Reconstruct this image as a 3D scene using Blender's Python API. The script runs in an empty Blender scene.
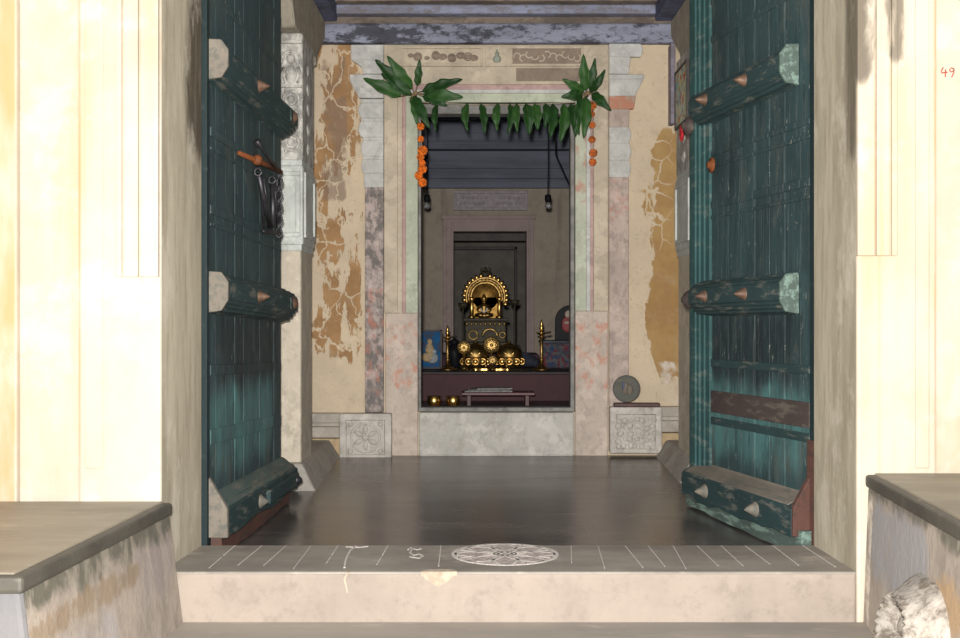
import bpy, bmesh, math, random
from mathutils import Vector, Matrix
random.seed(7)
sc = bpy.context.scene
COL = sc.collection
PI = math.pi
F = 1200.0; CH = 0.75; CX = 480.0; CY = 312.0

def PX(px, Y): return (px - CX) * Y / F
def PZ(py, Y): return CH - (py - CY) * Y / F
def P(px, py, Y): return Vector((PX(px, Y), Y, PZ(py, Y)))

# ------------------------------------------------------------------ materials
class NT:
    def __init__(s, name, rough=0.8, metal=0.0, spec=0.5):
        s.m = bpy.data.materials.new(name); s.m.use_nodes = True
        s.t = s.m.node_tree; s.b = s.t.nodes['Principled BSDF']
        s.b.inputs['Roughness'].default_value = rough
        s.b.inputs['Metallic'].default_value = metal
        s.b.inputs['Specular IOR Level'].default_value = spec
        s.co = s.n('ShaderNodeTexCoord').outputs['Object']
        sp = s.n('ShaderNodeSeparateXYZ'); s.l(s.co, sp.inputs[0])
        s.x, s.y, s.z = sp.outputs
    def n(s, t): return s.t.nodes.new(t)
    def l(s, a, b): s.t.links.new(a, b)
    def put(s, v, inp):
        if hasattr(v, 'is_output'): s.l(v, inp)
        elif isinstance(v, (tuple, list)): inp.default_value = (*v[:3], 1.0)
        else: inp.default_value = v
    def math(s, op, a, b=0.0, clamp=False):
        n = s.n('ShaderNodeMath'); n.operation = op; n.use_clamp = clamp
        s.put(a, n.inputs[0]); s.put(b, n.inputs[1]); return n.outputs[0]
    def mul(s, a, b): return s.math('MULTIPLY', a, b)
    def add(s, a, b): return s.math('ADD', a, b)
    def inv(s, a): return s.math('SUBTRACT', 1.0, a)
    def noise(s, scale=5.0, detail=5.0, rough=0.6, st=(1, 1, 1), dist=0.0, off=0.0):
        mp = s.n('ShaderNodeMapping'); s.l(s.co, mp.inputs[0])
        mp.inputs['Scale'].default_value = st
        mp.inputs['Location'].default_value = (off, off * .7, off * 1.3)
        n = s.n('ShaderNodeTexNoise'); s.l(mp.outputs[0], n.inputs['Vector'])
        n.inputs['Scale'].default_value = scale; n.inputs['Detail'].default_value = detail
        n.inputs['Roughness'].default_value = rough; n.inputs['Distortion'].default_value = dist
        return n.outputs[0]
    def voro(s, scale, st=(1, 1, 1), feat='DISTANCE_TO_EDGE', warp=0.0, out='Distance'):
        src = s.co
        if warp:
            nz = s.n('ShaderNodeTexNoise'); s.l(s.co, nz.inputs['Vector'])
            nz.inputs['Scale'].default_value = 9; nz.inputs['Detail'].default_value = 4
            va = s.n('ShaderNodeVectorMath'); va.operation = 'MULTIPLY_ADD'
            s.l(nz.outputs['Color'], va.inputs[0]); va.inputs[1].default_value = (warp,) * 3
            s.l(s.co, va.inputs[2]); src = va.outputs[0]
        mp = s.n('ShaderNodeMapping'); s.l(src, mp.inputs[0]); mp.inputs['Scale'].default_value = st
        v = s.n('ShaderNodeTexVoronoi'); v.feature = feat; s.l(mp.outputs[0], v.inputs['Vector'])
        v.inputs['Scale'].default_value = scale
        return v.outputs[out]
    def ss(s, v, lo, hi):
        n = s.n('ShaderNodeMapRange'); n.interpolation_type = 'SMOOTHSTEP'
        s.put(v, n.inputs[0]); n.inputs[1].default_value = lo; n.inputs[2].default_value = hi
        return n.outputs[0]
    def band(s, v, a, b, soft=0.02):
        return s.mul(s.ss(v, a - soft, a + soft), s.inv(s.ss(v, b - soft, b + soft)))
    def mix(s, f, a, b):
        n = s.n('ShaderNodeMix'); n.data_type = 'RGBA'
        s.put(f, n.inputs[0]); s.put(a, n.inputs[6]); s.put(b, n.inputs[7]); return n.outputs[2]
    def box(s, x=None, z=None, soft=0.05, y=None):
        r = None
        for v, ab in ((s.x, x), (s.y, y), (s.z, z)):
            if ab is None: continue
            b = s.band(v, ab[0], ab[1], soft); r = b if r is None else s.mul(r, b)
        return r
    def ragged(s, mask, scale=8, thr=0.62, w=0.02, st=(1, 1, 1), k=0.5, off=0.0, detail=6):
        v = s.add(s.mul(s.noise(scale, detail, 0.62, st, 0.4, off), 1.0 - k + 0.25), s.mul(mask, k)) if mask is not None else s.noise(scale, detail, 0.62, st, 0.4, off)
        return s.ss(v, thr - w, thr + w)
    def bump(s, h, strength=0.3, dist=0.01):
        n = s.n('ShaderNodeBump'); n.inputs['Strength'].default_value = strength
        n.inputs['Distance'].default_value = dist; s.l(h, n.inputs['Height'])
        s.l(n.outputs[0], s.b.inputs['Normal'])
    def color(s, c): s.put(c, s.b.inputs['Base Color']); return s
    def rough(s, r): s.put(r, s.b.inputs['Roughness'])

def plain(name, c, rough=0.6, metal=0.0, var=0.25, scale=20, bump=0.15, spec=0.5):
    t = NT(name, rough, metal, spec)
    n = t.noise(scale, 5, 0.6)
    d = tuple(v * (1 - var) for v in c); e = tuple(min(1, v * (1 + var)) for v in c)
    t.color(t.mix(t.ss(n, .3, .7), d, e))
    if bump: t.bump(n, bump, 0.005)
    return t.m

def plaster(name, base, dark=(.35, .3, .24), patches=(), bump=0.35, rough=0.9, streak=0.35, speck=0.0):
    """old lime plaster: mottling, rain streaks, then irregular patches (colour, x, z, thr, scale, soft)"""
    t = NT(name, rough, 0, 0.25)
    n1 = t.noise(3.5, 6, 0.65); n2 = t.noise(30, 5, 0.7, off=3)
    c = t.mix(t.ss(n1, .35, .75), base, tuple(v * .82 for v in base))
    if streak: c = t.mix(t.mul(t.ss(t.noise(9, 5, .65, (1, 1, .12), off=5), .52, .75), streak), c, dark)
    for p in patches:
        col, x, z, thr, scl, soft = p[:6]
        y = p[6] if len(p) > 6 else None
        bx = t.box(x, z, soft, y)
        m = t.ragged(bx, scl, thr, .035, off=scl * .37)
        c = t.mix(m, c, col)
    c = t.mix(t.mul(t.ss(t.noise(13, 9, .75, off=17), .50, .66), .5), c, tuple(v * .62 for v in base))
    if speck: c = t.mix(t.mul(t.ss(t.noise(55, 4, .7, off=8), .58, .66), speck), c, dark)
    c = t.mix(t.mul(t.ss(n2, .5, .8), .25), c, tuple(v * .6 for v in base))
    t.color(c)
    t.bump(t.add(t.mul(n1, .6), t.mul(n2, .5)), bump, 0.012)
    return t.m

# ------------------------------------------------------------------ mesh builder
class MB:
    def __init__(s): s.v = []; s.f = []; s.mi = []; s.sm = []
    def add(s, vs, fs, m=0, smooth=False, mat=None):
        o = len(s.v)
        for v in vs:
            v = Vector(v); s.v.append(mat @ v if mat else v)
        for f in fs: s.f.append([i + o for i in f]); s.mi.append(m); s.sm.append(smooth)
        return s
    def frombm(s, bm, m=0, smooth=False, mat=None):
        bm.verts.index_update()
        s.add([v.co.copy() for v in bm.verts], [[v.index for v in f.verts] for f in bm.faces], m, smooth, mat)
        bm.free(); return s
    def box(s, x0, x1, y0, y1, z0, z1, bev=0, m=0, mat=None, seg=2):
        bm = bmesh.new()
        vs = [bm.verts.new(p) for p in ((x0,y0,z0),(x1,y0,z0),(x1,y1,z0),(x0,y1,z0),(x0,y0,z1),(x1,y0,z1),(x1,y1,z1),(x0,y1,z1))]
        for f in ((0,3,2,1),(4,5,6,7),(0,1,5,4),(1,2,6,5),(2,3,7,6),(3,0,4,7)): bm.faces.new([vs[i] for i in f])
        if bev: bmesh.ops.bevel(bm, geom=bm.edges[:], offset=bev, segments=seg, profile=.5, affect='EDGES')
        return s.frombm(bm, m, False, mat)
    def hexa(s, pts, bev=0, m=0, mat=None, seg=2):   # 4 bottom ccw, 4 top ccw
        bm = bmesh.new(); vs = [bm.verts.new(p) for p in pts]
        for f in ((0,3,2,1),(4,5,6,7),(0,1,5,4),(1,2,6,5),(2,3,7,6),(3,0,4,7)): bm.faces.new([vs[i] for i in f])
        if bev: bmesh.ops.bevel(bm, geom=bm.edges[:], offset=bev, segments=seg, profile=.5, affect='EDGES')
        return s.frombm(bm, m, False, mat)
    def prism(s, poly, axis, a, b, bev=0, m=0, mat=None):
        def p3(u, w, t):
            return {'y': (u, t, w), 'x': (t, u, w), 'z': (u, w, t)}[axis]
        bm = bmesh.new()
        A = [bm.verts.new(p3(u, w, a)) for u, w in poly]; B = [bm.verts.new(p3(u, w, b)) for u, w in poly]
        n = len(poly)
        bm.faces.new(A); bm.faces.new(B[::-1])
        for i in range(n): bm.faces.new([A[i], B[i], B[(i+1) % n], A[(i+1) % n]])
        bmesh.ops.recalc_face_normals(bm, faces=bm.faces[:])
        if bev: bmesh.ops.bevel(bm, geom=bm.edges[:], offset=bev, segments=1, profile=.5, affect='EDGES')
        return s.frombm(bm, m, False, mat)
    def lathe(s, prof, c=(0,0,0), n=24, m=0, mat=None, smooth=True, ruffle=None):
        c = Vector(c); vs = []; fs = []
        for r, z in prof:
            for k in range(n):
                a = 2 * PI * k / n; rr = r * (1 + (ruffle[0] * math.cos(ruffle[1] * a) if ruffle else 0))
                vs.append(c + Vector((rr * math.cos(a), rr * math.sin(a), z)))
        for i in range(len(prof) - 1):
            for k in range(n):
                a, b = i*n+k, i*n+(k+1) % n; fs.append((a, b, b+n, a+n))
        if prof[0][0] > 1e-5: fs.append(tuple(range(n))[::-1])
        if prof[-1][0] > 1e-5: fs.append(tuple((len(prof)-1)*n + k for k in range(n)))
        return s.add(vs, fs, m, smooth, mat)
    def tube(s, pts, r, n=8, m=0, mat=None, smooth=True, closed=False):
        pts = [Vector(p) for p in pts]; vs = []; fs = []; N = len(pts)
        rs = r if isinstance(r, (list, tuple)) else [r] * N
        up = Vector((0.13, 0.27, 0.95)).normalized()
        for i, p in enumerate(pts):
            d = (pts[(i+1) % N] - pts[i-1]) if closed else (pts[min(i+1, N-1)] - pts[max(i-1, 0)])
            d.normalize()
            u = d.cross(up)
            if u.length < .05: u = d.cross(Vector((1, 0, 0)))
            u.normalize(); w = d.cross(u)
            for k in range(n):
                a = 2 * PI * k / n; vs.append(p + (u * math.cos(a) + w * math.sin(a)) * rs[i])
        for i in range(N if closed else N - 1):
            j = (i + 1) % N
            for k in range(n): fs.append((i*n+k, i*n+(k+1) % n, j*n+(k+1) % n, j*n+k))
        if not closed: fs.append(tuple(range(n))[::-1]); fs.append(tuple((N-1)*n+k for k in range(n)))
        return s.add(vs, fs, m, smooth, mat)
    def ball(s, c, r, n=12, m=0, mat=None, sq=(1, 1, 1)):
        k = n // 2 + 1; vs = []; fs = []
        c = Vector(c)
        for i in range(k + 1):
            t = PI * i / k
            for j in range(n):
                a = 2 * PI * j / n
                vs.append(c + Vector((r*sq[0]*math.sin(t)*math.cos(a), r*sq[1]*math.sin(t)*math.sin(a), -r*sq[2]*math.cos(t))))
        for i in range(k):
            for j in range(n): fs.append((i*n+j, i*n+(j+1) % n, (i+1)*n+(j+1) % n, (i+1)*n+j))
        return s.add(vs, fs, m, True, mat)
    def torus(s, c, R, r, n=24, k=8, m=0, mat=None, axis='y', a0=0, a1=2*PI, sq=1.0):
        pts = []
        full = abs(a1 - a0 - 2*PI) < 1e-6
        N = n if full else n + 1
        for i in range(N):
            a = a0 + (a1 - a0) * i / n
            u, w = R * math.cos(a), R * math.sin(a) * sq
            pts.append(Vector(c) + Vector({'y': (u, 0, w), 'x': (0, u, w), 'z': (u, w, 0)}[axis]))
        return s.tube(pts, r, k, m, mat, True, full)
    def build(s, name, mats, parent=None, loc=None):
        me = bpy.data.meshes.new(name); me.from_pydata([tuple(v) for v in s.v], [], s.f)
        for mt in (mats if isinstance(mats, (list, tuple)) else [mats]): me.materials.append(mt)
        for p, mi, sm in zip(me.polygons, s.mi, s.sm): p.material_index = mi; p.use_smooth = sm
        bm = bmesh.new(); bm.from_mesh(me); bmesh.ops.remove_doubles(bm, verts=bm.verts[:], dist=1e-6)
        bmesh.ops.recalc_face_normals(bm, faces=bm.faces[:]); bm.to_mesh(me); bm.free()
        o = bpy.data.objects.new(name, me); COL.objects.link(o)
        if parent: o.parent = parent
        if loc: o.location = loc
        return o

def tag(o, label=None, cat=None, group=None, kind=None):
    if label: o['label'] = label
    if cat: o['category'] = cat
    if group: o['group'] = group
    if kind: o['kind'] = kind
    return o
def S(o): return tag(o, kind='structure')
def thing(name, label, cat, loc=(0, 0, 0), rz=0, group=None):
    o = bpy.data.objects.new(name, None); COL.objects.link(o); o.location = loc; o.rotation_euler = (0, 0, rz)
    o.empty_display_size = .05
    return tag(o, label, cat, group)

# ------------------------------------------------------------------ layout numbers
YF = 3.46      # facade plane
YB = 3.86      # back of the gateway wall
YR = 6.29      # rear wall of the entrance hall
YI = 6.64      # back of the rear wall
YA = 9.30      # back wall of the shrine room
XL, XR = -0.92, 1.087          # gateway opening
WL, WR = -1.02, 1.28           # hall side walls
TOP = 2.5

# ------------------------------------------------------------------ setting materials
def facade_mat():
    t = NT('limewashed_facade', .9, 0, .2)
    n1 = t.noise(2.5, 6, .65); n2 = t.noise(26, 5, .7, off=2)
    c = t.mix(t.ss(n1, .35, .75), (.52, .462, .378), (.435, .372, .28))
    c = t.mix(t.mul(t.ss(t.noise(7, 5, .6, (1, 1, .1), off=4), .47, .68), .6), c, (.50, .37, .23))
    c = t.mix(t.mul(t.ss(t.noise(3, 8, .7, off=14), .5, .62), .45), c, (.60, .55, .50))
    warm = (.55, .29, .11)
    for a, b, f in ((-4, -1.345, .75), (PX(74, YF), PX(81, YF), .6), (PX(933, YF), PX(941, YF), .55), (PX(878, YF), PX(881, YF), .3)):
        c = t.mix(t.mul(t.mul(t.band(t.x, a, b, .006), t.ss(t.noise(6, 4, .6, (1, 1, .3), off=6), .3, .6)), f), c, warm)
    # soot and damp at the top of the right side, and patches low on both sides
    soot = (.10, .085, .065)
    m = t.ragged(t.box((PX(842, YF), PX(874, YF)), (1.40, 3), .05), 14, .74, .14, (1.6, 1, .4), off=1)
    c = t.mix(t.mul(m, .85), c, soot)
    m = t.ragged(t.box((PX(880, YF), PX(906, YF)), (1.46, 3), .035), 18, .76, .12, (1.6, 1, .3), off=5)
    c = t.mix(t.mul(m, .75), c, soot)
    m = t.ragged(t.box((1.13, 1.40), (.5, .95), .10), 12, .90, .1, off=9)
    c = t.mix(t.mul(m, .45), c, (.45, .40, .38))
    m = t.ragged(t.box((-1.20, -.93), (.58, .86), .06), 12, .88, .10, off=3)
    c = t.mix(t.mul(m, .5), c, (.50, .44, .42))
    # the gateway jambs, smoked and rubbed
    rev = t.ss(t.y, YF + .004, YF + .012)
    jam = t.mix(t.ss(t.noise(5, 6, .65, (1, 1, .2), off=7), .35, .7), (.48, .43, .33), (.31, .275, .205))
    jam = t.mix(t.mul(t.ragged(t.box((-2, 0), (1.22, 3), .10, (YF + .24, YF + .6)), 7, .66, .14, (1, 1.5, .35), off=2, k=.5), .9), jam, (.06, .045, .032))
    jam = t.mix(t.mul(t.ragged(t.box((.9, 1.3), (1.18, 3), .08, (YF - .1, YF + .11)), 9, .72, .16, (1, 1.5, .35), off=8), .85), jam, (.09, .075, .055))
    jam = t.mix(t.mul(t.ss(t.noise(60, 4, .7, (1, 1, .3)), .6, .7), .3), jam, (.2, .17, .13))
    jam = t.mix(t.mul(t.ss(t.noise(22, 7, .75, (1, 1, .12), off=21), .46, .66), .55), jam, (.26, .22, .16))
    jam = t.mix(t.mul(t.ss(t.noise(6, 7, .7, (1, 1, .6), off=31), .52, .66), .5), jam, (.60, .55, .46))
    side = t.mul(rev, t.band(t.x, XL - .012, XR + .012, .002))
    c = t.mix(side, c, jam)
    t.color(c); t.bump(t.add(n1, t.mul(n2, .5)), .25, .01)
    return t.m
M_fac = facade_mat()

def cement(name, c1, c2, rough=.35, st=(1, 1, 1), wear=(.45, .4, .33), wearf=.25, bump=.15):
    t = NT(name, rough, 0, .5)
    n1 = t.noise(3, 7, .65, st); n2 = t.noise(40, 4, .7, st, off=3)
    c = t.mix(t.ss(n1, .3, .72), c1, c2)
    c = t.mix(t.mul(t.ss(t.noise(9, 6, .7, st, off=6), .55, .75), wearf), c, wear)
    c = t.mix(t.mul(t.ss(n2, .6, .75), .2), c, wear)
    t.color(c); t.rough(t.math('MULTIPLY_ADD', n1, .25)); 
    r = t.n('ShaderNodeMapRange'); t.l(n1, r.inputs[0]); r.inputs[3].default_value = rough - .1; r.inputs[4].default_value = rough + .2
    t.l(r.outputs[0], t.b.inputs['Roughness'])
    t.bump(t.add(n1, t.mul(n2, .3)), bump, .006)
    return t.m
M_floor = cement('polished_black_floor', (.060, .054, .052), (.125, .110, .098), .19, (.25, 1.3, 1), (.26, .23, .20), .4, .03)
M_thresh = cement('worn_grey_threshold', (.31, .275, .235), (.17, .15, .13), .5, (.6, 1, 1), (.50, .44, .37), .6)
M_step = cement('worn_cement_step', (.31, .275, .235), (.21, .19, .168), .6, (.4, 1, 1), (.55, .48, .42), .35)
M_btop = cement('grey_cement_bench_top', (.27, .232, .172), (.165, .142, .105), .42, (.4, 1, 1), (.55, .49, .40), .3)
M_ground = cement('street_dust', (.36, .31, .25), (.26, .23, .19), .8)
M_riser = plaster('riser_plaster', (.34, .285, .24), (.21, .17, .14), [((.25, .225, .17), (.2, .9), (-.14, -.02), .92, 9, .1), ((.38, .33, .28), (-1, -.5), (-.15, 0), .95, 7, .15), ((.56, .49, .42), (-.2, .6), (-.12, 0), .95, 6, .1)], .25, streak=.2)

def bench_mat(name, left):
    t = NT(name, .85, 0, .25)
    n1 = t.noise(4, 6, .65); n2 = t.noise(28, 5, .7, off=2)
    c = t.mix(t.ss(n1, .35, .7), (.35, .295, .245), (.235, .20, .172))
    c = t.mix(t.mul(t.ss(t.noise(6, 7, .7, (1, 1, .5), off=5), .48, .68), .7), c, (.34, .285, .245))
    if left:
        m = t.ragged(t.ss(t.z, -.02, .20), 7, .67, .08, (1, 1, 1.1)); c = t.mix(m, c, (.115, .108, .085))
        m = t.ragged(t.box((-3, 0), (-.05, .14), .06, (3.1, 3.46)), 9, .80, .12, (1, 2.5, .4), off=5); c = t.mix(t.mul(m, .7), c, (.26, .22, .21))
        m = t.ragged(t.box((-3, 0), (-.5, .06), .08, (2.4, 3.0)), 6, .84, .12, (1, 1, .5), off=9); c = t.mix(t.mul(m, .6), c, (.34, .33, .35))
        m = t.ragged(None, 12, .53, .06, (1, 1.2, .5), off=12); c = t.mix(t.mul(m, .3), c, (.44, .38, .315))
        m = t.ragged(t.box((-3, 0), (.02, .11), .04, (2.5, 3.2)), 14, .80, .08); c = t.mix(t.mul(m, .55), c, (.20, .135, .07))
    else:
        m = t.ragged(t.ss(t.z, .13, .29), 7, .69, .08, (1, 1, 1.1)); c = t.mix(m, c, (.13, .12, .095))
        m = t.ragged(None, 12, .53, .06, (1, 1.2, .6), off=12); c = t.mix(t.mul(m, .3), c, (.44, .38, .315))
        m = t.ragged(t.box(None, (-.02, .24), .08, (2.85, 3.42)), 7, .76, .12); c = t.mix(m, c, (.30, .285, .285))
        m = t.ragged(t.box(None, (.0, .16), .06, (2.4, 2.85)), 8, .78, .1); c = t.mix(m, c, (.36, .25, .15))
        m = t.ragged(t.box(None, (-.15, .3), .02, (3.38, 3.6)), 12, .9, .1); c = t.mix(m, c, (.72, .63, .52))
    m = t.ragged(t.box(None, None, .01, (2.2, 2.515)), 6, .70, .1, off=4); c = t.mix(t.mul(m, .9), c, (.13, .13, .14))
    t.color(c); t.bump(t.add(n1, t.mul(n2, .5)), .5, .012)
    return t.m
M_bL = bench_mat('bench_plaster_stained', True); M_bR = bench_mat('bench_plaster_damp', False)
M_nose = cement('dark_cement_nosing', (.045, .041, .034), (.08, .073, .058), .55, (1, 1, 1), (.34, .29, .21), .55, .4)

# rear wall plaster with flaked ochre
def rear_mat():
    t = NT('flaking_ochre_plaster', .92, 0, .2)
    n1 = t.noise(4, 6, .65); n2 = t.noise(35, 5, .7, off=2)
    c = t.mix(t.ss(n1, .3, .7), (.66, .545, .395), (.56, .465, .345))
    edge = t.ss(t.voro(6.5, (1.3, 1, .8), warp=.22), .010, .045)
    mL = t.ragged(t.box((PX(312, YR), PX(362, YR)), (.50, 2.25), .11), 6, .70, .012, (1.4, 1, .5), off=1.5, detail=9, k=.40)
    mL = t.mul(mL, t.inv(t.ss(t.noise(5, 8, .65, (1.6, 1, .45), off=51), .53, .545)))
    c = t.mix(t.mul(mL, edge), c, t.mix(t.ss(t.noise(6, 5, .6, off=4), .35, .65), (.30, .175, .085), (.42, .25, .12)))
    m = t.ragged(t.box((PX(316, YR), PX(350, YR)), (1.3, 2.12), .05), 5, .86, .04, (1, 1, .7), off=4.5)
    c = t.mix(t.mul(t.mul(m, edge), .7), c, (.24, .17, .13))
    mR = t.ragged(t.box((PX(648, YR), PX(790, YR)), (.42, 1.68), .14), 6, .63, .012, (1.2, 1, .6), off=2.5, detail=9, k=.42)
    e2 = t.ss(t.voro(9, (1, 1, 1), warp=.08), .015, .05)
    e2 = t.add(e2, t.inv(t.box((PX(640, YR), PX(668, YR)), (1.1, 1.7), .06)))
    c = t.mix(t.mul(mR, t.math('MINIMUM', e2, 1.0)), c, t.mix(t.ss(t.noise(5, 5, .6, off=6), .35, .65), (.36, .215, .09), (.45, .30, .13)))
    m = t.ragged(t.box((PX(640, YR), PX(720, YR)), (.24, .52), .05), 6, .9, .05, off=7); c = t.mix(m, c, (.66, .58, .50))
    c = t.mix(t.mul(t.ss(t.noise(11, 9, .75, off=18), .52, .66), .4), c, (.42, .33, .22))
    c = t.mix(t.mul(t.ss(t.noise(50, 4, .7, off=8), .60, .68), .4), c, (.3, .22, .14))
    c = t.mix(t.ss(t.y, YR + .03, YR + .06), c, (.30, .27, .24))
    t.color(c); t.bump(t.add(t.add(n1, t.mul(n2, .5)), t.mul(mL, -.4)), .45, .012)
    return t.m
M_rear = rear_mat()

def stone_mat(name, base, d, red=None, redz=None, dark=.5, thr=.55, bump=.5):
    t = NT(name, .9, 0, .25)
    n1 = t.noise(5, 6, .65); n2 = t.noise(38, 5, .7, off=2)
    c = t.mix(t.ss(n1, .3, .7), base, tuple(v * .8 for v in base))
    c = t.mix(t.mul(t.ss(t.noise(24, 6, .7, (1, 1, .6), off=5), thr - .06, thr + .1), dark), c, d)
    c = t.mix(t.mul(t.ss(t.noise(12, 9, .75, off=17), .50, .62), .5), c, tuple(v * .60 for v in base))
    c = t.mix(t.mul(t.ss(t.noise(9, 8, .7, off=27), .52, .60), .45), c, tuple(min(.85, v * 1.22) for v in base))
    if red: 
        mm = t.box(None, redz, .04) if redz else None
        c = t.mix(t.mul(t.ragged(mm, 22, .93 if redz else .47, .07, (1, 1, .7), off=3, detail=8), .7), c, red)
    t.color(c); t.bump(t.add(n1, t.mul(n2, .7)), bump, .012)
    return t.m
M_white = stone_mat('weathered_whitewash', (.60, .60, .58), (.30, .29, .28), None, None, .4, .58)
M_stripL = stone_mat('strip_grey_pink', (.52, .43, .40), (.13, .125, .12), (.50, .22, .16), (.3, .9), .85, .46)
M_stripR = stone_mat('strip_reddish', (.55, .45, .40), (.30, .24, .21), (.50, .24, .18), (1.2, 1.6), .6, .52)
M_brick = stone_mat('bare_brick', (.55, .42, .34), (.3, .2, .15), (.50, .18, .10), None, .4, .55)
M_beige = stone_mat('beige_surround', (.58, .50, .39), (.36, .29, .24), None, None, .3, .6, .3)
M_green = stone_mat('pale_green_wash', (.52, .56, .44), (.36, .36, .30), None, None, .35, .58, .3)
M_greenR = stone_mat('pale_green_wash_chipped', (.52, .55, .44), (.36, .36, .30), (.50, .22, .17), (1.25, 1.75), .35, .58, .3)
M_pink = stone_mat('pink_groove', (.52, .36, .34), (.34, .22, .22), None, None, .4, .55, .3)
M_lower = stone_mat('bare_pinkish_stone', (.60, .51, .44), (.36, .29, .26), (.58, .25, .17), (.32, .72), .45, .57)
M_sill = stone_mat('white_grey_sill', (.58, .56, .52), (.33, .28, .22), None, None, .45, .58)
M_brown = stone_mat('exposed_brown_plaster', (.30, .24, .19), (.18, .14, .11), None, None, .4, .55)
M_carved = stone_mat('carved_stone', (.60, .56, .51), (.30, .26, .22), None, None, .5, .55)
M_pillar = stone_mat('carved_grey_pillar', (.60, .58, .54), (.17, .17, .16), None, None, .7, .48)
M_pcream = stone_mat('cream_pillar_shaft', (.60, .53, .43), (.38, .33, .28), None, None, .3, .6)
M_pblue = stone_mat('bluish_white_block', (.58, .61, .58), (.40, .40, .36), None, None, .4, .56)
M_cap = stone_mat('grey_bracket', (.40, .36, .29), (.24, .21, .17), None, None, .4, .55)
M_ochre = stone_mat('ochre_block', (.55, .42, .25), (.30, .22, .15), None, None, .5, .53)
M_greyband = stone_mat('grey_plinth_bands', (.48, .44, .38), (.30, .26, .22), None, None, .4, .55)
M_curb = stone_mat('dark_cement_curb', (.40, .37, .33), (.22, .20, .18), None, None, .4, .55, .3)

def blue_mat(name, base, dk, f, st=(.3, 1, 2.0)):
    t = NT(name, .8, 0, .3)
    n1 = t.noise(6, 6, .65, st); n2 = t.noise(40, 5, .75, (.5, 1, 1), off=2)
    c = t.mix(t.ss(n1, .3, .7), base, tuple(v * .7 for v in base))
    c = t.mix(t.mul(t.ss(t.noise(11, 7, .72, (.5, 1, 1.2), off=4), .47, .56), f), c, dk)
    c = t.mix(t.mul(t.ss(n2, .52, .64), .65), c, dk)
    t.color(c); t.bump(t.add(n1, n2), .4, .01); return t.m
M_blue = blue_mat('flaking_blue_beam', (.31, .33, .43), (.05, .05, .065), .9)
M_blue2 = blue_mat('faded_blue_moulding', (.30, .33, .46), (.17, .14, .12), .5)
M_bluedk = blue_mat('dark_blue_beam', (.13, .15, .25), (.05, .05, .07), .6)
M_bbrown = blue_mat('bare_brown_beam', (.26, .21, .17), (.11, .09, .08), .7)
M_bviolet = blue_mat('violet_post', (.30, .27, .33), (.15, .13, .15), .5, (1, 1, .4))

def plankwall():
    t = NT('slate_blue_boards', .7, 0, .3)
    n1 = t.noise(5, 6, .65, (.25, 1, 3)); c = t.mix(t.ss(n1, .3, .7), (.15, .165, .215), (.085, .10, .135))
    c = t.mix(t.mul(t.ss(t.noise(12, 5, .7, (.15, 1, 6), off=3), .55, .7), .5), c, (.16, .17, .19))
    t.color(c); t.bump(n1, .3, .005); return t.m
M_boards = plankwall()
M_inner = plaster('shrine_room_plaster', (.38, .325, .265), (.17, .145, .13), [((.26, .215, .18), (-1, 0), (.3, 1.2), 1.0, 5, .2)], .3, streak=.5)
M_innerframe = plaster('shrine_doorway_frame', (.40, .315, .30), (.2, .15, .15), [], .25)
M_plaque = plain('lilac_plaster_plaque', (.36, .32, .34), .85, 0, .15, 30)
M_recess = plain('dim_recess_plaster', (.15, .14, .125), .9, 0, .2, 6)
M_dkwood = plain('dark_wood_frame', (.045, .038, .034), .6, 0, .4, 14)
M_greywood = plain('grey_weathered_frame', (.22, .215, .205), .75, 0, .35, 16, .3)
M_ceil = plain('dark_timber_ceiling', (.10, .085, .07), .8, 0, .3, 6)
M_sidewall = plaster('hall_side_plaster', (.58, .50, .40), (.36, .3, .24), [], .4)
M_ifloor = cement('shrine_room_floor', (.06, .055, .06), (.09, .08, .085), .35)

# ------------------------------------------------------------------ gateway wall
b = MB()
b.box(-3.2, XL - .02, YF + .04, YB - .004, -.6, 3.0)
b.box(XR + .02, 3.3, YF + .04, YB - .004, -.6, 3.0)
b.box(XL - .05, XR + .05, YF + .006, YB - .002, 2.28, 3.0)
JL, JR = -.894, 1.072
def pier(x0, xf, xb):
    L = [(x0, YF), (xf, YF), (xb, YB), (x0, YB)]
    if xf < x0: L = L[::-1]
    b.hexa([(x, y, -.6) for x, y in L] + [(x, y, 3.0) for x, y in L], .008)
pier(PX(78, YF), XL, JL)            # left pier face
pier(PX(937, YF), XR, JR)           # right pier face
b.box(-3.2, PX(15, YF), YF + .012, YF + .05, -.6, 3.0, .006)
zl, zr = PZ(277, YF), PZ(256, YF)
b_wall = b; b_l = MB(); b_r = MB()
def moulding(x0, x1, zb, left, b):
    d = x1 - x0
    # stepped pilaster facing with grooves, ending in a clean lower edge
    inner, outer = (x1, x0) if left else (x0, x1)
    s = -1 if left else 1
    segs = [(0, .42, .020), (.42, .47, .012), (.47, .80, .020), (.80, .86, .010), (.86, 1.0, .015)]
    for a, e, h in segs:
        xa, xb = inner + s * d * a, inner + s * d * e
        b.box(min(xa, xb), max(xa, xb), YF - h, YF - .0005, zb, 3.0, .003)
moulding(PX(117, YF), XL - .003, zl, True, b_l)
moulding(XR - .004, PX(896, YF), zr, False, b_r)
b_l.box(PX(85, YF), PX(104, YF), YF - .004, YF - .0005, .3, 3.0, .002)
b_r.box(PX(915, YF), PX(929, YF), YF - .004, YF - .0005, .3, 3.0, .003)
wf = S(b_wall.build('wall_front', M_fac))
S(b_l.build('trim_16', M_fac)); S(b_r.build('trim_17', M_fac))
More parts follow.
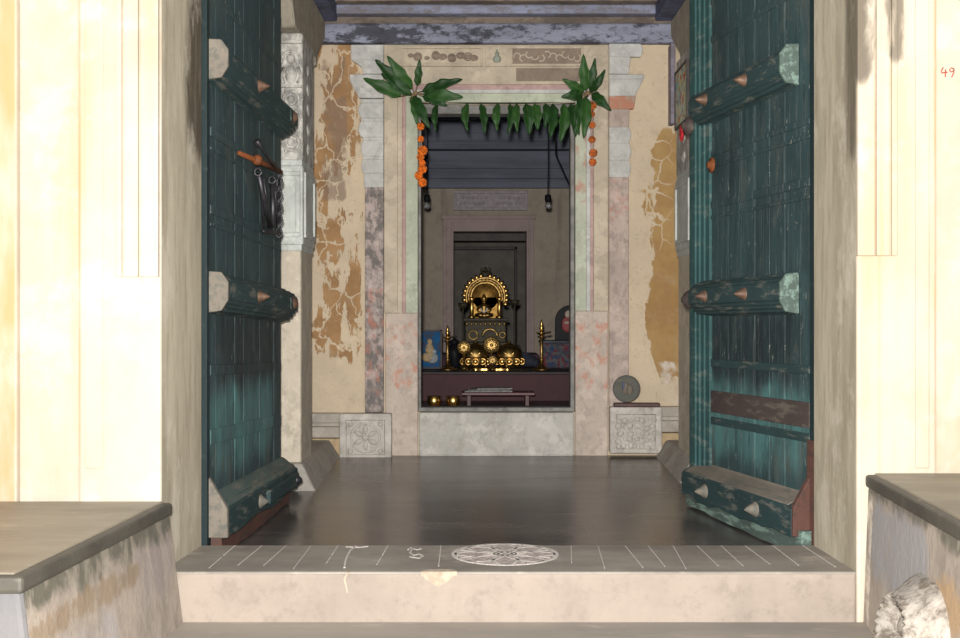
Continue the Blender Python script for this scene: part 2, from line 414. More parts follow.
# hand painted red number on the facade
M_redpaint = plain('red_paint', (.42, .05, .035), .7, 0, .2, 60, 0)
q = MB(); yy = YF + .0385
def stroke(pts, r=.0016): q.tube([Vector((PX(x, yy), yy, PZ(y, yy))) for x, y in pts], r, 6)
stroke([(943.2, 67.5), (941.2, 71.5), (941.6, 73), (947.5, 72.2)]); stroke([(945.6, 69.5), (945.3, 77)])
stroke([(954, 69), (951.5, 67.8), (949.6, 69.6), (950.5, 72), (953, 71.4), (954.2, 69), (953.8, 73), (951.6, 77.2)])
q.build('painted_number', M_redpaint, wf)

# ------------------------------------------------------------------ threshold, steps, ground
b = MB(); b.box(XL, XR, YF + .004, YB, -.012, 0, .005, 0, seg=3); b.box(XL, XR, YF, YB - .004, -.60, -.0035, .010, 1, seg=3)
th = S(b.build('floor_threshold', [M_thresh, M_riser]))
M_chalk = plain('white_chalk', (.52, .47, .43), .95, 0, .15, 80, 0)
M_chalkp = plain('pink_chalk', (.40, .335, .31), .95, 0, .4, 60, 0)
q = MB()
def strip(p0, p1, w=.004, z=.0012, mb=None, m=0):
    p0 = Vector((p0[0], p0[1], 0)); p1 = Vector((p1[0], p1[1], 0)); d = (p1 - p0).normalized(); n = Vector((-d.y, d.x, 0)) * w / 2
    a = [p0 - n, p1 - n, p1 + n, p0 + n]
    (mb or q).hexa([(v.x, v.y, -.002) for v in a] + [(v.x, v.y, z) for v in a], 0, m)
for px in (235, 262, 286, 311, 338, 388, 441, 571, 598, 625, 648, 673, 697, 721, 745, 773, 803, 830):
    x = PX(px, 3.85); j = random.uniform(-.02, .02); y1 = random.uniform(3.50, 3.60)
    if px in (235, 338, 388): strip((x, 3.85), (x + j * .5, 3.70), random.uniform(.0028, .004)); strip((x + j * .6, 3.67), (x + j, y1), .0026)
    else: strip((x, 3.85), (x + j, y1), random.uniform(.0020, .0030))
q.build('chalk_lines', M_chalk, th)
q = MB(); c0 = Vector((PX(505, 3.715), 3.715, 0)); R0 = .165
q.lathe([(R0, -.002), (R0, .0010), (0.0, .0011)], c0, 48, 1, None, False, (.012, 9))
def arcs(cx, cy, r, w, n=40, a0=0, a1=2*PI):
    pts = [(cx + r*math.cos(a0 + (a1-a0)*i/n), cy + r*math.sin(a0 + (a1-a0)*i/n)) for i in range(n+1)]
    for i in range(n): strip(pts[i], pts[i+1], w, .0019)
arcs(c0.x, c0.y, .158, .016); arcs(c0.x, c0.y, .035, .006, 20)
for k in range(8):
    a = 2*PI*k/8
    cx, cy = c0.x + .085*math.cos(a), c0.y + .085*math.sin(a)
    pts = []
    for i in range(17):
        t = 2*PI*i/16; u = .068*math.cos(t); v = .036*math.sin(t)
        pts.append((cx + u*math.cos(a) - v*math.sin(a), cy + u*math.sin(a) + v*math.cos(a)))
    for i in range(16): strip(pts[i], pts[i+1], .010, .0019)
    a += PI/8; strip((c0.x + .1*math.cos(a), c0.y + .1*math.sin(a)), (c0.x + .156*math.cos(a), c0.y + .156*math.sin(a)), .006, .0019)
q.build('lotus_drawing', [M_chalk, M_chalkp], th)
q = MB()
def wig(pts, r=.0022):
    pp = []
    for x, y in pts:
        Y = 900 / (y - CY); pp.append(Vector((PX(x, Y), Y, .0008)))
    for i in range(len(pp)-1): strip(pp[i], pp[i+1], r*2, .0018)
wig([(408, 550), (411, 547.5), (414, 549), (417, 550), (421, 549)]); wig([(413, 548), (410, 553), (414, 555.5), (419, 554), (423, 556), (419, 558.5), (410, 557)])
wig([(356, 546), (350, 551), (347, 557), (345, 563), (344.5, 568)], .003)
wig([(346, 547), (360, 547.5), (368, 546.5)], .002)
q.build('chalk_scribble', M_chalk, th)
M_chip = plain('bare_plaster_chip', (.42, .34, .26), .95, 0, .2, 40, .5)
q = MB()
xs = [(421, 0), (427, .018), (440, .022), (452, .02), (457, 0)]
q.prism([(PX(x, YF), YF + .006 + d * 1.3) for x, d in xs] + [(PX(457, YF), YF - .001), (PX(421, YF), YF - .001)], 'z', -.01, .0016)
q.prism([(PX(421, YF), 0), (PX(457, YF), 0), (PX(452, YF), -.018), (PX(446, YF), -.03), (PX(438, YF), -.044), (PX(431, YF), -.03), (PX(425, YF), -.02)], 'y', YF - .002, YF + .01)
q.prism([(PX(349.5, YF), 0), (PX(347, YF), 0), (PX(343.5, YF), -.02), (PX(345, YF), -.035), (PX(347, YF), -.06), (PX(348.2, YF), -.06), (PX(346.6, YF), -.035), (PX(345.4, YF), -.02)], 'y', YF - .0015, YF + .01)
q.build('chipped_edge', M_chip, th)

b = MB(); b.box(-1.1, 1.2, 2.75, YF + .01, -.60, -.144, .012)
S(b.build('floor_step', M_step))
b = MB(); b.box(-6, 6, -4, YF + .3, -.7, -.42)
S(b.build('ground', M_ground))

# ------------------------------------------------------------------ masonry benches
def bench(pts_in, X_out, top, body_m, label, left):
    t = thing('masonry_bench', label, 'bench', (0, 0, 0))
    (xb, yb), (xf, yf) = pts_in; s = 1 if left else -1
    def quad(o, z): 
        A = (xb + s*o, yb, z); B = (xf + s*o, yf - abs(o) if o > 0 else yf - o*0, z)
        return A, B
    q = MB(); o = .012
    k_ = .070 if left else .022; a0 = (xb + s*k_, yb, -.42); b0 = (xf + s*k_, yf - .0, -.42); a1 = (xb - s*.004, yb, top - .034); b1 = (xf - s*.004, yf + .008, top - .034)
    q.hexa([(X_out, yb, -.42), a0, b0, (X_out, yf, -.42), (X_out, yb, top - .034), a1, b1, (X_out, yf + .008, top - .034)] if not left else
           [(X_out, yb, -.42), (X_out, yf, -.42), b0, a0, (X_out, yb, top - .034), (X_out, yf + .008, top - .034), b1, a1], .012)
    q.build('bench_body', body_m, t)
    q = MB()
    L = [(xb + s*.004, yb), (xf + s*.006, yf - .006), (X_out, yf - .006), (X_out, yb)]
    if not left: L = L[::-1]
    q.hexa([(x, y, top - .040) for x, y in L[::-1]] + [(x, y, top - .004) for x, y in L[::-1]], .009, 0, None, 2)
    Lt = [(xb - s*.022, yb), (xf - s*.020, yf + .02), (X_out, yf + .02), (X_out, yb)]
    if not left: Lt = Lt[::-1]
    q.hexa([(x, y, top - .02) for x, y in Lt[::-1]] + [(x, y, top) for x, y in Lt[::-1]], .006, 1, None, 3)
    q.build('bench_top', [M_nose, M_btop], t)
    return t
bench([(-.888, YF - .001), (-.954, 2.49)], -3.1, .205, M_bL, 'low masonry bench with rusty stained side, beside the door leaf with the hanging iron latch', True)
bench_r = bench([(1.113, YF - .001), (1.045, 2.49)], 3.2, .286, M_bR, 'masonry bench with the carved white stone lump on its side, under the red number', False)

# carved lump on the side of the right bench
def lump():
    vs = []; fs = []; nu, nv = 56, 44
    # sits on the bench side, bulging towards the passage
    def base(Y, z): 
        x = 1.113 + (1.045 - 1.113) * (YF - Y) / (YF - 2.49)
        return x + .006 - .026 * (.252 - z) / .672
    for i in range(nu + 1):
        for j in range(nv + 1):
            u = -1 + 2*i/nu; v = -1 + 2*j/nv
            Y = 2.86 + u*.185; z = -.06 + v*.18
            prof = max(0, 1 - (abs(u)**2.6 + abs(v)**2.6)) ** .5
            h = .085 * prof
            # heavy brow roll over a hollow, scroll on the near side, ribs
            r1 = math.hypot(u*1.0, (v - .35)*1.5)
            h += prof * .042 * math.exp(-((r1 - .58)/.12)**2)
            h -= prof * .034 * math.exp(-((r1 - .32)/.13)**2)
            r2 = math.hypot(u - .1, (v + .55)*1.1)
            h += prof * .026 * math.exp(-((r2 - .32)/.12)**2)
            h += prof * .007 * math.sin(30*math.atan2(v - .35, u) ) * math.exp(-((r1 - .55)/.16)**2)
            h += prof * .004 * math.sin(9*u + 5*v) * math.sin(11*v - 3*u)
            vs.append((base(Y, z) + .012 - h, Y, z)); 
    for i in range(nu):
        for j in range(nv):
            a = i*(nv+1)+j; fs.append((a, a+1, a+nv+2, a+nv+1))
    m = MB(); m.add(vs, fs, 0, True); return m
M_lump = stone_mat('whitewashed_carving', (.36, .325, .285), (.10, .08, .06), None, None, .85, .51, .6)
o = lump().build('carved_boss', M_lump, bench_r); o['label'] = 'worn whitewashed carving bulging from the bench side'

# ------------------------------------------------------------------ hall shell
b = MB(); b.hexa([(WL, YB, -.3), (WR, YB, -.3), (WR, YR + .02, -.3), (WL, YR + .02, -.3), (WL, YB, -.058), (WR, YB, -.058), (WR, YR + .02, 0), (WL, YR + .02, 0)]); S(b.build('floor', M_floor))
b = MB(); b.box(WL - .2, WL, YB, YR, -.2, TOP + .2); S(b.build('wall_left', M_sidewall))
b = MB(); b.box(WR, WR + .2, YB, YR, -.2, TOP + .2); S(b.build('wall_right', M_sidewall))
b = MB(); b.box(WL - .2, WR + .2, YB, YR, TOP, TOP + .2); S(b.build('ceiling', M_ceil))
OL, OR, OB, OT = PX(418, YR), PX(575, YR), PZ(412, YR), PZ(103, YR)
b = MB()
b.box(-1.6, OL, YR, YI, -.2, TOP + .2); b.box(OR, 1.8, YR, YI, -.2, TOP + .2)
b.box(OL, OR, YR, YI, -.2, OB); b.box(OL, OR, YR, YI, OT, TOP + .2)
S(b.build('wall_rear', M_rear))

def R(x0, x1, y0, y1): return PX(x0, YR), PX(x1, YR), PZ(y1, YR), PZ(y0, YR)   # px rectangle on rear wall -> x0,x1,z0,z1
def rb(mb, x0, x1, y0, y1, h, bev=.004, m=0, back=.02):
    a, c, d, e = R(x0, x1, y0, y1); mb.box(a, c, YR - h, YR + back, d, e, bev, m)
# door surround: beige, pink groove, green inner band, bare stone below; lintel with panels
b = MB()   # 0 beige 1 pink 2 green 3 lower 4 sill 5 brown 6 chipped green 7 white
rb(b, 384.5, 398, 82, 313, .030, .004, 0); rb(b, 398, 402.5, 92, 313, .022, .002, 0)
rb(b, 402.5, 406, 92, 313, .012, .002, 1); rb(b, 406, 418, 95, 313, .020, .003, 2)
rb(b, 385.5, 418, 313, 456, .016, .006, 3)
rb(b, 575, 586, 95, 311, .020, .003, 6); rb(b, 586, 590, 92, 311, .026, .003, 7); rb(b, 590, 593, 92, 311, .012, .002, 1)
rb(b, 593, 607.5, 82, 311, .030, .004, 0); rb(b, 575, 607.5, 311, 456, .016, .006, 3)
rb(b, 406, 586, 94, 103, .022, .003, 2); rb(b, 402.5, 590, 90.5, 94, .030, .002, 7); rb(b, 398, 593, 85, 90.5, .016, .002, 1)
rb(b, 384.5, 607.5, 67.5, 85, .022, .003, 0); rb(b, 384.5, 607.5, 46, 67.5, .014, .003, 0)
rb(b, 516, 580, 69, 82, .0245, .002, 5)
# framed panels above the door
for x0, x1, f in ((401, 483, 0), (510, 583, 5)):
    rb(b, x0 + 2, x1 - 2, 49.5, 64.5, .017, .002, f)
    rb(b, x0, x1, 47, 49.5, .026, .003, 0); rb(b, x0, x1, 64.5, 67, .026, .003, 0)
    rb(b, x0, x0 + 2.5, 49.5, 64.5, .026, .003, 0); rb(b, x1 - 2.5, x1, 49.5, 64.5, .026, .003, 0)
rb(b, 485, 508, 47, 67, .020, .003, 0)
rb(b, 419, 574, 412, 456, .030, .012, 4)
S(b.build('trim_1', [M_beige, M_pink, M_green, M_lower, M_sill, M_brown, M_greenR, M_white]))
ts = bpy.data.objects['trim_1']
# eroded relief in the left panel and small figure between the panels
b = MB()
for i, x in enumerate((411, 418, 427, 436, 443, 452, 461, 468, 474)):
    a = PX(x, YR); z = PZ(57.5 + (i % 3 - 1) * 1.2, YR)
    b.ball((a, YR - .017, z), random.uniform(.014, .026), 10, 0, None, (1.0, .35, .75))
    if i % 2: b.torus((a, YR - .019, z), .02, .004, 14, 6)
b.build('relief_scrolls', M_brown, ts)
b = MB(); xc, zc = PX(497, YR), PZ(60, YR)
b.ball((xc, YR - .022, zc), .028, 10, 0, None, (.8, .35, .75)); b.ball((xc, YR - .024, zc + .025), .015, 10, 0, None, (.8, .5, 1)); b.ball((xc, YR - .022, zc + .044), .007, 8, 0, None, (.8, .5, 1.3))
b.build('relief_figure', stone_mat('greenish_relief', (.33, .36, .30), (.2, .2, .17)), ts)
b = MB()
for k in range(11):
    b.torus((PX(517 + k*6, YR), YR - .016, PZ(57 + 2*math.sin(k*2.1), YR)), .017, .004, 12, 5, 0, None, 'y', k, k + 3.6)
b.build('relief_vine', M_beige, ts)

# pilaster strips with scalloped bracket profile
def pil(px0, px1, flare, side, rows, mats, name):
    """side -1: flares to the left. rows: (y0,y1,flare px top, flare px bottom, m, bulge)"""
    b = MB()
    for y0, y1, f0, f1, m, bul in rows:
        z1, z0 = PZ(y0, YR), PZ(y1, YR)
        if side < 0: A, Bx = px1, px0
        else: A, Bx = px0, px1
        pts = []
        N = 8 if bul else 1
        for i in range(N + 1):
            t = i / N; e = f0 + (f1 - f0)*t + (bul * math.sin(PI*t) if bul else 0)
            pts.append((PX(Bx + side*e, YR), z1 + (z0 - z1)*t))
        poly = [(PX(A, YR), z1)] + pts + [(PX(A, YR), z0)]
        b.prism(poly, 'y', YR - .034, YR + .02, .003, m)
    return S(b.build(name, mats))
rowsL = [(46, 61, 14, 14, 0, 0), (61, 75, 14, 2, 0, -4), (75.5, 82, 15, 15, 0, 0), (82, 99, 15, 6, 0, 0), (100, 104, 4, 4, 0, 0), (104, 119, 4, 4, 0, 2.5),
         (119, 122, 4, 4, 0, 0), (122, 138, 4, 4, 0, 2.5), (138, 141, 2, 2, 0, 0), (141, 157, 2, 2, 0, 2), (157, 160, 2, 2, 0, 0), (160, 174, 2, 2, 0, 1.5), (174, 188, 1, 1, 0, 0),
         (188, 196, 0, 0, 1, 0), (196, 412, 0, 0, 1, 0)]
pil(365.5, 384, 0, -1, rowsL, [M_white, M_stripL], 'trim_2')
rowsR = [(45, 58, 12, 12, 0, 2), (58, 75, 2, 0, 0, 0), (75.5, 80, 15, 15, 0, 0), (80, 97, 15, 6, 0, 0), (97, 110, 7, 5, 2, 0), (110, 128, 1, 0, 1, 0), (128, 144, 0, 0, 0, 2.5),
         (144, 161, 0, 0, 0, 2.5), (161, 178, 0, 0, 0, 2), (178, 386, 0, 0, 1, 0), (386, 406, 0, 0, 1, 0)]
pil(608.5, 628, 0, 1, rowsR, [M_white, M_stripR, M_brick], 'trim_3')

# plinths with carved square blocks
def plinth(name, bx0, bx1, by0, by1, mx0, mx1, worn):
    b = MB()
    rb(b, bx0, bx1, by0, by1, .075, .008, 0)
    a, c, d, e = R(mx0, mx1, by0, by1)
    H = e - d
    b.box(a, c, YR - .05, YR + .02, e - H*.22, e, .006, 1); b.box(a, c, YR - .035, YR + .02, e - H*.30, e - H*.22, .003, 1)
    b.box(a, c, YR - .055, YR + .02, e - H*.55, e - H*.30, .008, 1)
    b.box(a, c, YR - .035, YR + .02, d, e - H*.57, .008, 2)
    o = S(b.build(name, [M_carved, M_greyband, M_ochre]))
    q = MB(); yy = YR - .075
    xc, zc, r = (PX((bx0+bx1)/2, YR), PZ((by0+by1)/2 + 1.5, YR), .075)
    k = 1.32
    fr = [(xc-r*k, zc-r*k*.9), (xc+r*k, zc-r*k*.9), (xc+r*k, zc+r*k*.9), (xc-r*k, zc+r*k*.9)]
    if not worn:
        q.tube([Vector((x, yy, z)) for x, z in fr], .004, 6, 0, None, True, True)
        q.torus((xc, yy, zc), r*.98, .007, 28, 8)
        q.ball((xc, yy, zc), .016, 12, 0, None, (1, .6, 1))
        for i in range(6):
            a = i*PI/3 + PI/6
            mt = Matrix.Translation((xc + .040*math.cos(a), yy, zc + .040*math.sin(a))) @ Matrix.Rotation(-a, 4, 'Y')
            q.ball((0, 0, 0), .026, 10, 0, mt, (1, .38, .52))
        for sx in (-1, 1):
            for sz in (-1, 1): q.ball((xc + sx*.078, yy, zc + sz*.070), .014, 8, 0, None, (1, .5, 1))
    else:
        rnd = random.Random(3)
        for i in range(7):
            for j in range(5):
                q.ball((xc + (i-3)*.029 + rnd.uniform(-.006, .006), yy, zc + (j-2)*.034 - .008 + rnd.uniform(-.007, .007)), rnd.uniform(.011, .018), 8, 0, None, (1, rnd.uniform(.25, .7), rnd.uniform(.7, 1.2)))
        q.torus((xc, yy, zc - .006), .055, .006, 20, 6)
        q.tube([Vector((x, yy, z)) for x, z in fr], .004, 6, 0, None, True, True)
    q.build('carved_rosette' if not worn else 'worn_carving', M_carved, o)
    return o
plinth('trim_4', 341, 392.5, 412.5, 457, 300, 341, False)
plinth('trim_5', 608.5, 660, 406, 452, 660, 700, True)

# wooden door frame set inside the plaster opening
b = MB()
y0, y1 = 6.34, 6.44
il, ir, it, ib = PX(421, 6.34), PX(570.5, 6.34), PZ(114, 6.34), PZ(407, 6.34)
b.box(OL - .01, il, y0, y1, OB - .02, OT + .02, .004); b.box(ir, OR + .01, y0, y1, OB - .02, OT + .02, .004)
b.box(OL - .01, OR + .01, y0 - .005, y1, it, OT + .02, .006); b.box(OL - .01, OR + .01, y0 - .005, y1, OB - .02, ib - .002, .006)
S(b.build('trim_6', M_greywood))

# cornice of painted beams over the rear wall
b = MB()
b.box(WL, WR, 6.235, YR + .01, PZ(44.5, 6.28), PZ(23, 6.235), .010, 0)
b.box(WL, WR, 6.265, YR + .01, PZ(23, 6.235), PZ(13, 6.20), .003, 2)
b.box(WL, WR, 6.19, YR + .01, PZ(14, 6.2), PZ(4, 6.19), .010, 1)
b.box(WL, WR, 6.13, YR + .01, PZ(4, 6.19), TOP, .006, 2)
S(b.build('trim_7', [M_blue, M_blue2, M_bbrown]))
# side beams carried on the brackets
b = MB(); b.box(WL, -.74, YB + .1, 6.22, 2.255, TOP, .008); b.box(WL, -.70, YB + .1, 6.12, 2.36, TOP, .008)
S(b.build('trim_8', M_bluedk))
b = MB(); b.box(.905, WR, YB + .1, 6.21, 2.255, TOP, .008); b.box(.865, WR, YB + .1, 6.21, 2.36, TOP, .008)
S(b.build('trim_9', M_bluedk))

# engaged stone pillars
def pillar(name, xi, s, y0, y1, ycap):
    """xi inner face, s=+1 inner face looks to +x (left pillar)"""
    o = bpy.data.objects.new(name, None); COL.objects.link(o); S(o)
    back = WL if s > 0 else WR
    def bx(mb, e, ya, yb, za, zb, bev=.006, m=0):
        a = xi + s*e; mb.box(min(a, back), max(a, back), ya, yb, za, zb, bev, m)
    q = MB(); bx(q, -.012, y0 + .012, y1 - .012, -.08, 1.03, .012, 0)
    q.build('shaft', M_pcream, o)
    q = MB(); bx(q, 0, y0 - .01, y1 + .005, 1.045, 1.40, .012); bx(q, -.008, y0, y1, 1.02, 1.05, .004); bx(q, -.006, y0, y1, 1.395, 1.425, .006)
    # raised panel frame on front and side
    zc0, zc1 = 1.08, 1.37
    xf0, xf1 = sorted((xi - s*.012, xi - s*.20))
    for a, c, d, e in ((xf0, xf1, zc0, zc0+.02), (xf0, xf1, zc1-.02, zc1), (xf0, xf0+.02, zc0+.02, zc1-.02), (xf1-.02, xf1, zc0+.02, zc1-.02)): q.box(a, c, y0 - .022, y0, d, e, .004)
    for a, c, d, e in ((y0+.02, y1-.03, zc0, zc0+.02), (y0+.02, y1-.03, zc1-.02, zc1), (y0+.02, y0+.04, zc0+.02, zc1-.02), (y1-.05, y1-.03, zc0+.02, zc1-.02)):
        xx = sorted((xi - s*.002, xi + s*.009)); q.box(xx[0], xx[1], a, c, d, e, .003)
    q.build('block', M_pblue, o)
    q = MB(); bx(q, -.004, y0 + .004, y1, 1.42, 1.985, .010)
    rnd = random.Random(5)
    xm = xi - s*.055
    # foliage scrolls and a small figure on the front face, lozenges on the side
    for z in (1.50, 1.60, 1.69):
        q.torus((xm, y0 + .002, z), .035, .007, 18, 6); q.ball((xm, y0 + .002, z), .017, 10, 0, None, (1, .5, 1))
        for k in range(6):
            a = k*PI/3; q.ball((xm + .045*math.cos(a), y0 + .002, z + .045*math.sin(a)), .009, 8, 0, None, (1, .5, 1))
    q.ball((xm, y0 + .002, 1.80), .035, 12, 0, None, (.75, .4, 1.2)); q.ball((xm, y0 - .002, 1.868), .022, 12, 0, None, (.9, .7, 1)); q.torus((xm, y0 + .002, 1.86), .042, .006, 18, 6, 0, None, 'y', -.3, PI + .3)
    for sx in (-1, 1): q.tube([(xm + sx*.03, y0 - .002, 1.83), (xm + sx*.046, y0 - .004, 1.79), (xm + sx*.03, y0 - .006, 1.76)], .008, 6)
    q.box(xm - .048, xm + .048, y0 - .012, y0 + .01, 1.74, 1.752, .003); q.box(xm - .05, xm + .05, y0 - .014, y0 + .01, 1.935, 1.95, .003)
    for z in (1.49, 1.58, 1.67, 1.76, 1.85): q.ball((xi - s*.004, (y0+y1)/2, z), .035, 10, 0, None, (.25, 1.6, .8))
    q.build('carved_panel', M_pillar, o)
    q = MB()
    xs = sorted((xi - s*.0 + s*-.02, back))
    poly = [(y0 - .10, 1.985), (ycap - .38, 1.985), (ycap - .32, 1.95), (ycap - .28, 2.02), (ycap - .10, 2.11), (ycap, 2.17), (ycap, 2.255), (y0 - .25, 2.255), (y0 - .25, 2.14)]
    q.prism(poly, 'x', xs[0], xs[1], .008)
    q.build('bracket', M_cap, o)
    q = MB()
    x0, x1, x2 = xi + s*.10, xi - s*.002, back
    ya, yb = y0 - .13, 6.24
    def q4(xa, z, oo): 
        L = [(xa, ya + oo, z), (xa, yb, z), (x2, yb, z), (x2, ya + oo, z)]
        return L if s < 0 else L[::-1]
    q.hexa(q4(x0, -.08, 0) + q4(x1, .085, .10), .010)
    q.build('base_curb', M_curb, o)
    return o
pillar('trim_10', -.78, 1, 5.30, 5.66, 6.20)
pillar('trim_11', .965, -1, 5.50, 5.93, 6.20)
b = MB(); b.box(PX(668.5, 6.28), PX(673, 6.28), 6.2, YR + .01, PZ(125, 6.25), 2.14, .004); S(b.build('trim_12', M_bviolet))

# ------------------------------------------------------------------ shrine room
IW0, IW1, IF = -1.15, 1.35, .20
b = MB(); b.box(IW0, IW1, YI, YA + 1.4, 0, IF); S(b.build('floor_shrine', M_ifloor))
b = MB(); b.box(IW0 - .2, IW0, YI, YA + .2, 0, 2.7); S(b.build('wall_shrine_left', M_inner))
b = MB(); b.box(IW1, IW1 + .2, YI, YA + .2, 0, 2.7); S(b.build('wall_shrine_right', M_inner))
b = MB(); b.box(IW0 - .2, IW1 + .2, YI, YA + 1.4, 2.55, 2.7); S(b.build('ceiling_shrine', M_ceil))
dl, dr, dt = PX(453, YA), PX(527, YA), PZ(231, YA)
b = MB(); b.box(IW0, dl, YA, YA + .3, IF, 2.55); b.box(dr, IW1, YA, YA + .3, IF, 2.55); b.box(dl, dr, YA, YA + .3, dt, 2.55)
wb = S(b.build('wall_back', M_inner))
b = MB()
fl, fr_, ft = PX(443, YA), PX(534, YA), PZ(218, YA)
b.box(fl, dl + .005, YA - .03, YA + .05, IF, ft, .006); b.box(dr - .005, fr_, YA - .03, YA + .05, IF, ft, .006); b.box(fl, fr_, YA - .032, YA + .05, dt - .005, ft, .006)
b.box(fl - .015, fr_ + .015, YA - .045, YA + .02, ft - .012, ft + .02, .006)
b.box(fl + .028, dl - .01, YA - .04, YA, IF, ft - .03, .004); b.box(dr + .01, fr_ - .028, YA - .04, YA, IF, ft - .03, .004)
S(b.build('trim_13', M_innerframe))
# recess behind, with a second dark frame
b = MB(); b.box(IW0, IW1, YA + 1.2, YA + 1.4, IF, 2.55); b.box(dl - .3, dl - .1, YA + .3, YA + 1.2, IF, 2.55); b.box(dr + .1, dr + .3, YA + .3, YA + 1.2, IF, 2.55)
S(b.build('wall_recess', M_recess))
b = MB(); Yq = YA + 1.15
b.box(PX(448, Yq), PX(517, Yq), Yq - .05, Yq + .06, PZ(250, Yq), PZ(247, Yq), .004); b.box(PX(514.5, Yq), PX(517, Yq), Yq - .05, Yq + .06, IF, PZ(247, Yq), .004); b.box(PX(448, Yq), PX(450.5, Yq), Yq - .05, Yq + .06, IF, PZ(247, Yq), .004)
b.box(dl - .1, dr + .1, YA + .3, YA + .36, dt - .06, dt + .4, .004)
S(b.build('trim_14', M_dkwood))
# painted boards above the wall
b = MB()
for y0, y1, h in ((178.5, 188, .05), (168.5, 178.5, .07), (151, 168.5, .09), (141, 149, .14), (120, 141, .16), (90, 120, .2)):
    b.box(IW0, IW1, YA - h, YA + .02, PZ(y1, YA - h), PZ(y0, YA - h) + .002, .005)
S(b.build('trim_15', M_boards))
# plaster plaque with two sunk panels
b = MB(); a, c, d, e = PX(453.5, YA), PX(527.5, YA), PZ(210.5, YA), PZ(191, YA)
for xa, xb, za, zb in ((a, c, d, d + .022), (a, c, e - .022, e), (a, a + .022, d + .022, e - .022), (c - .022, c, d + .022, e - .022), ((a+c)/2 - .022, (a+c)/2 + .022, d + .022, e - .022)): b.box(xa, xb, YA - .03, YA + .01, za, zb, .004)
b.box(a, c, YA - .010, YA + .01, d, e)
for k in range(2):
    for i in range(6):
        x = a + .055 + k*(c - a)/2 + i*.036
        b.ball((x, YA - .012, d + .055), .013, 8, 0, None, (1, .6, 1)); b.ball((x + .018, YA - .012, e - .055), .012, 8, 0, None, (1, .6, 1))
b.build('plaster_plaque', M_plaque, wb)

# ------------------------------------------------------------------ door leaves
def teal_mat():
    t = NT('old_teal_paint', .62, 0, .4)
    n1 = t.noise(4, 6, .65, (1.5, 1, .35)); n2 = t.noise(34, 5, .7, (2.5, 1, .35), off=2)
    c = t.mix(t.ss(n1, .3, .7), (.024, .047, .053), (.035, .071, .077))
    bright = t.box((.02, .95), (.16, .52), .12)
    c = t.mix(t.mul(t.ragged(bright, 5, .78, .16, (1.5, 1, .4), off=4), .8), c, (.085, .215, .212))
    dk = t.box((.05, 1.1), (.45, .80), .1)
    c = t.mix(t.mul(t.ragged(dk, 7, .84, .15, (2, 1, .5), off=6), .8), c, (.010, .015, .018))
    c = t.mix(t.mul(t.ss(t.noise(10, 5, .65, (2.5, 1, .3), off=8), .50, .70), .7), c, (.010, .022, .026))
    c = t.mix(t.mul(t.ss(t.noise(3.2, 7, .7, (1.6, 1, .7), off=61), .48, .62), .6), c, (.018, .034, .037))
    c = t.mix(t.mul(t.ss(n2, .62, .72), .35), c, (.09, .12, .12))
    c = t.mix(t.mul(t.ss(t.noise(15, 6, .75, (3, 1, .5), off=11), .69, .73), .7), c, (.20, .21, .18))
    c = t.mix(t.mul(t.ss(t.noise(26, 5, .7, (4, 1, .12), off=15), .55, .63), .6), c, (.10, .135, .135))
    fr = t.math('FRACT', t.math('MULTIPLY_ADD', t.x, 8.55))
    c = t.mix(t.mul(t.mul(t.inv(t.ss(t.math('ABSOLUTE', t.math('SUBTRACT', fr, .5)), .0, .022)), t.ss(t.noise(7, 5, .7, (1, 1, .5), off=41), .47, .56)), .7), c, (.22, .25, .23))
    c = t.mix(t.mul(t.ss(t.noise(18, 7, .8, (2.5, 1, .6), off=25), .612, .632), .9), c, (.30, .32, .28))
    c = t.mix(t.mul(t.ss(t.noise(5, 8, .75, (1.5, 1, .6), off=35), .54, .64), .5), c, (.085, .095, .085))
    t.color(c); t.bump(t.add(n1, n2), .35, .006)
    return t.m
M_teal = teal_mat()
def worn(name, a, bb, f, thr):
    t = NT(name, .7, 0, .35)
    n = t.noise(30, 7, .75, (.22, 1, 1)); c = t.mix(t.ss(t.noise(4, 4, .6), .3, .7), a, tuple(v*.75 for v in a))
    c = t.mix(t.mul(t.ss(n, thr - .05, thr + .07), f), c, bb); t.color(c); t.bump(n, .4, .005); return t.m
M_tealw = worn('worn_teal_rail', (.026, .056, .059), (.17, .165, .14), .75, .565)
M_tealdk = worn('dark_teal_edge', (.010, .024, .027), (.05, .065, .06), .5, .60)
M_tealast = worn('teal_moulded_stile', (.030, .090, .092), (.13, .16, .14), .7, .56)
M_bare = worn('bare_grey_timber', (.22, .19, .155), (.09, .10, .09), .6, .52)
M_baret = worn('teal_scraped_timber', (.085, .12, .11), (.16, .15, .12), .7, .52)
M_barek = worn('bare_timber_green_flecks', (.09, .125, .11), (.22, .32, .27), .8, .52)
M_rustwood = worn('red_brown_timber', (.12, .055, .042), (.05, .035, .03), .6, .52)
M_batt = worn('bare_red_batten', (.07, .052, .048), (.17, .15, .12), .55, .55)
M_rust = worn('rusty_orange_iron', (.22, .065, .018), (.045, .022, .015), .6, .55)
M_iron = plain('dark_iron', (.06, .058, .065), .45, .7, .3, 30)
M_brass_dull = plain('dull_brass_stud', (.15, .088, .058), .55, .3, .3, 30)

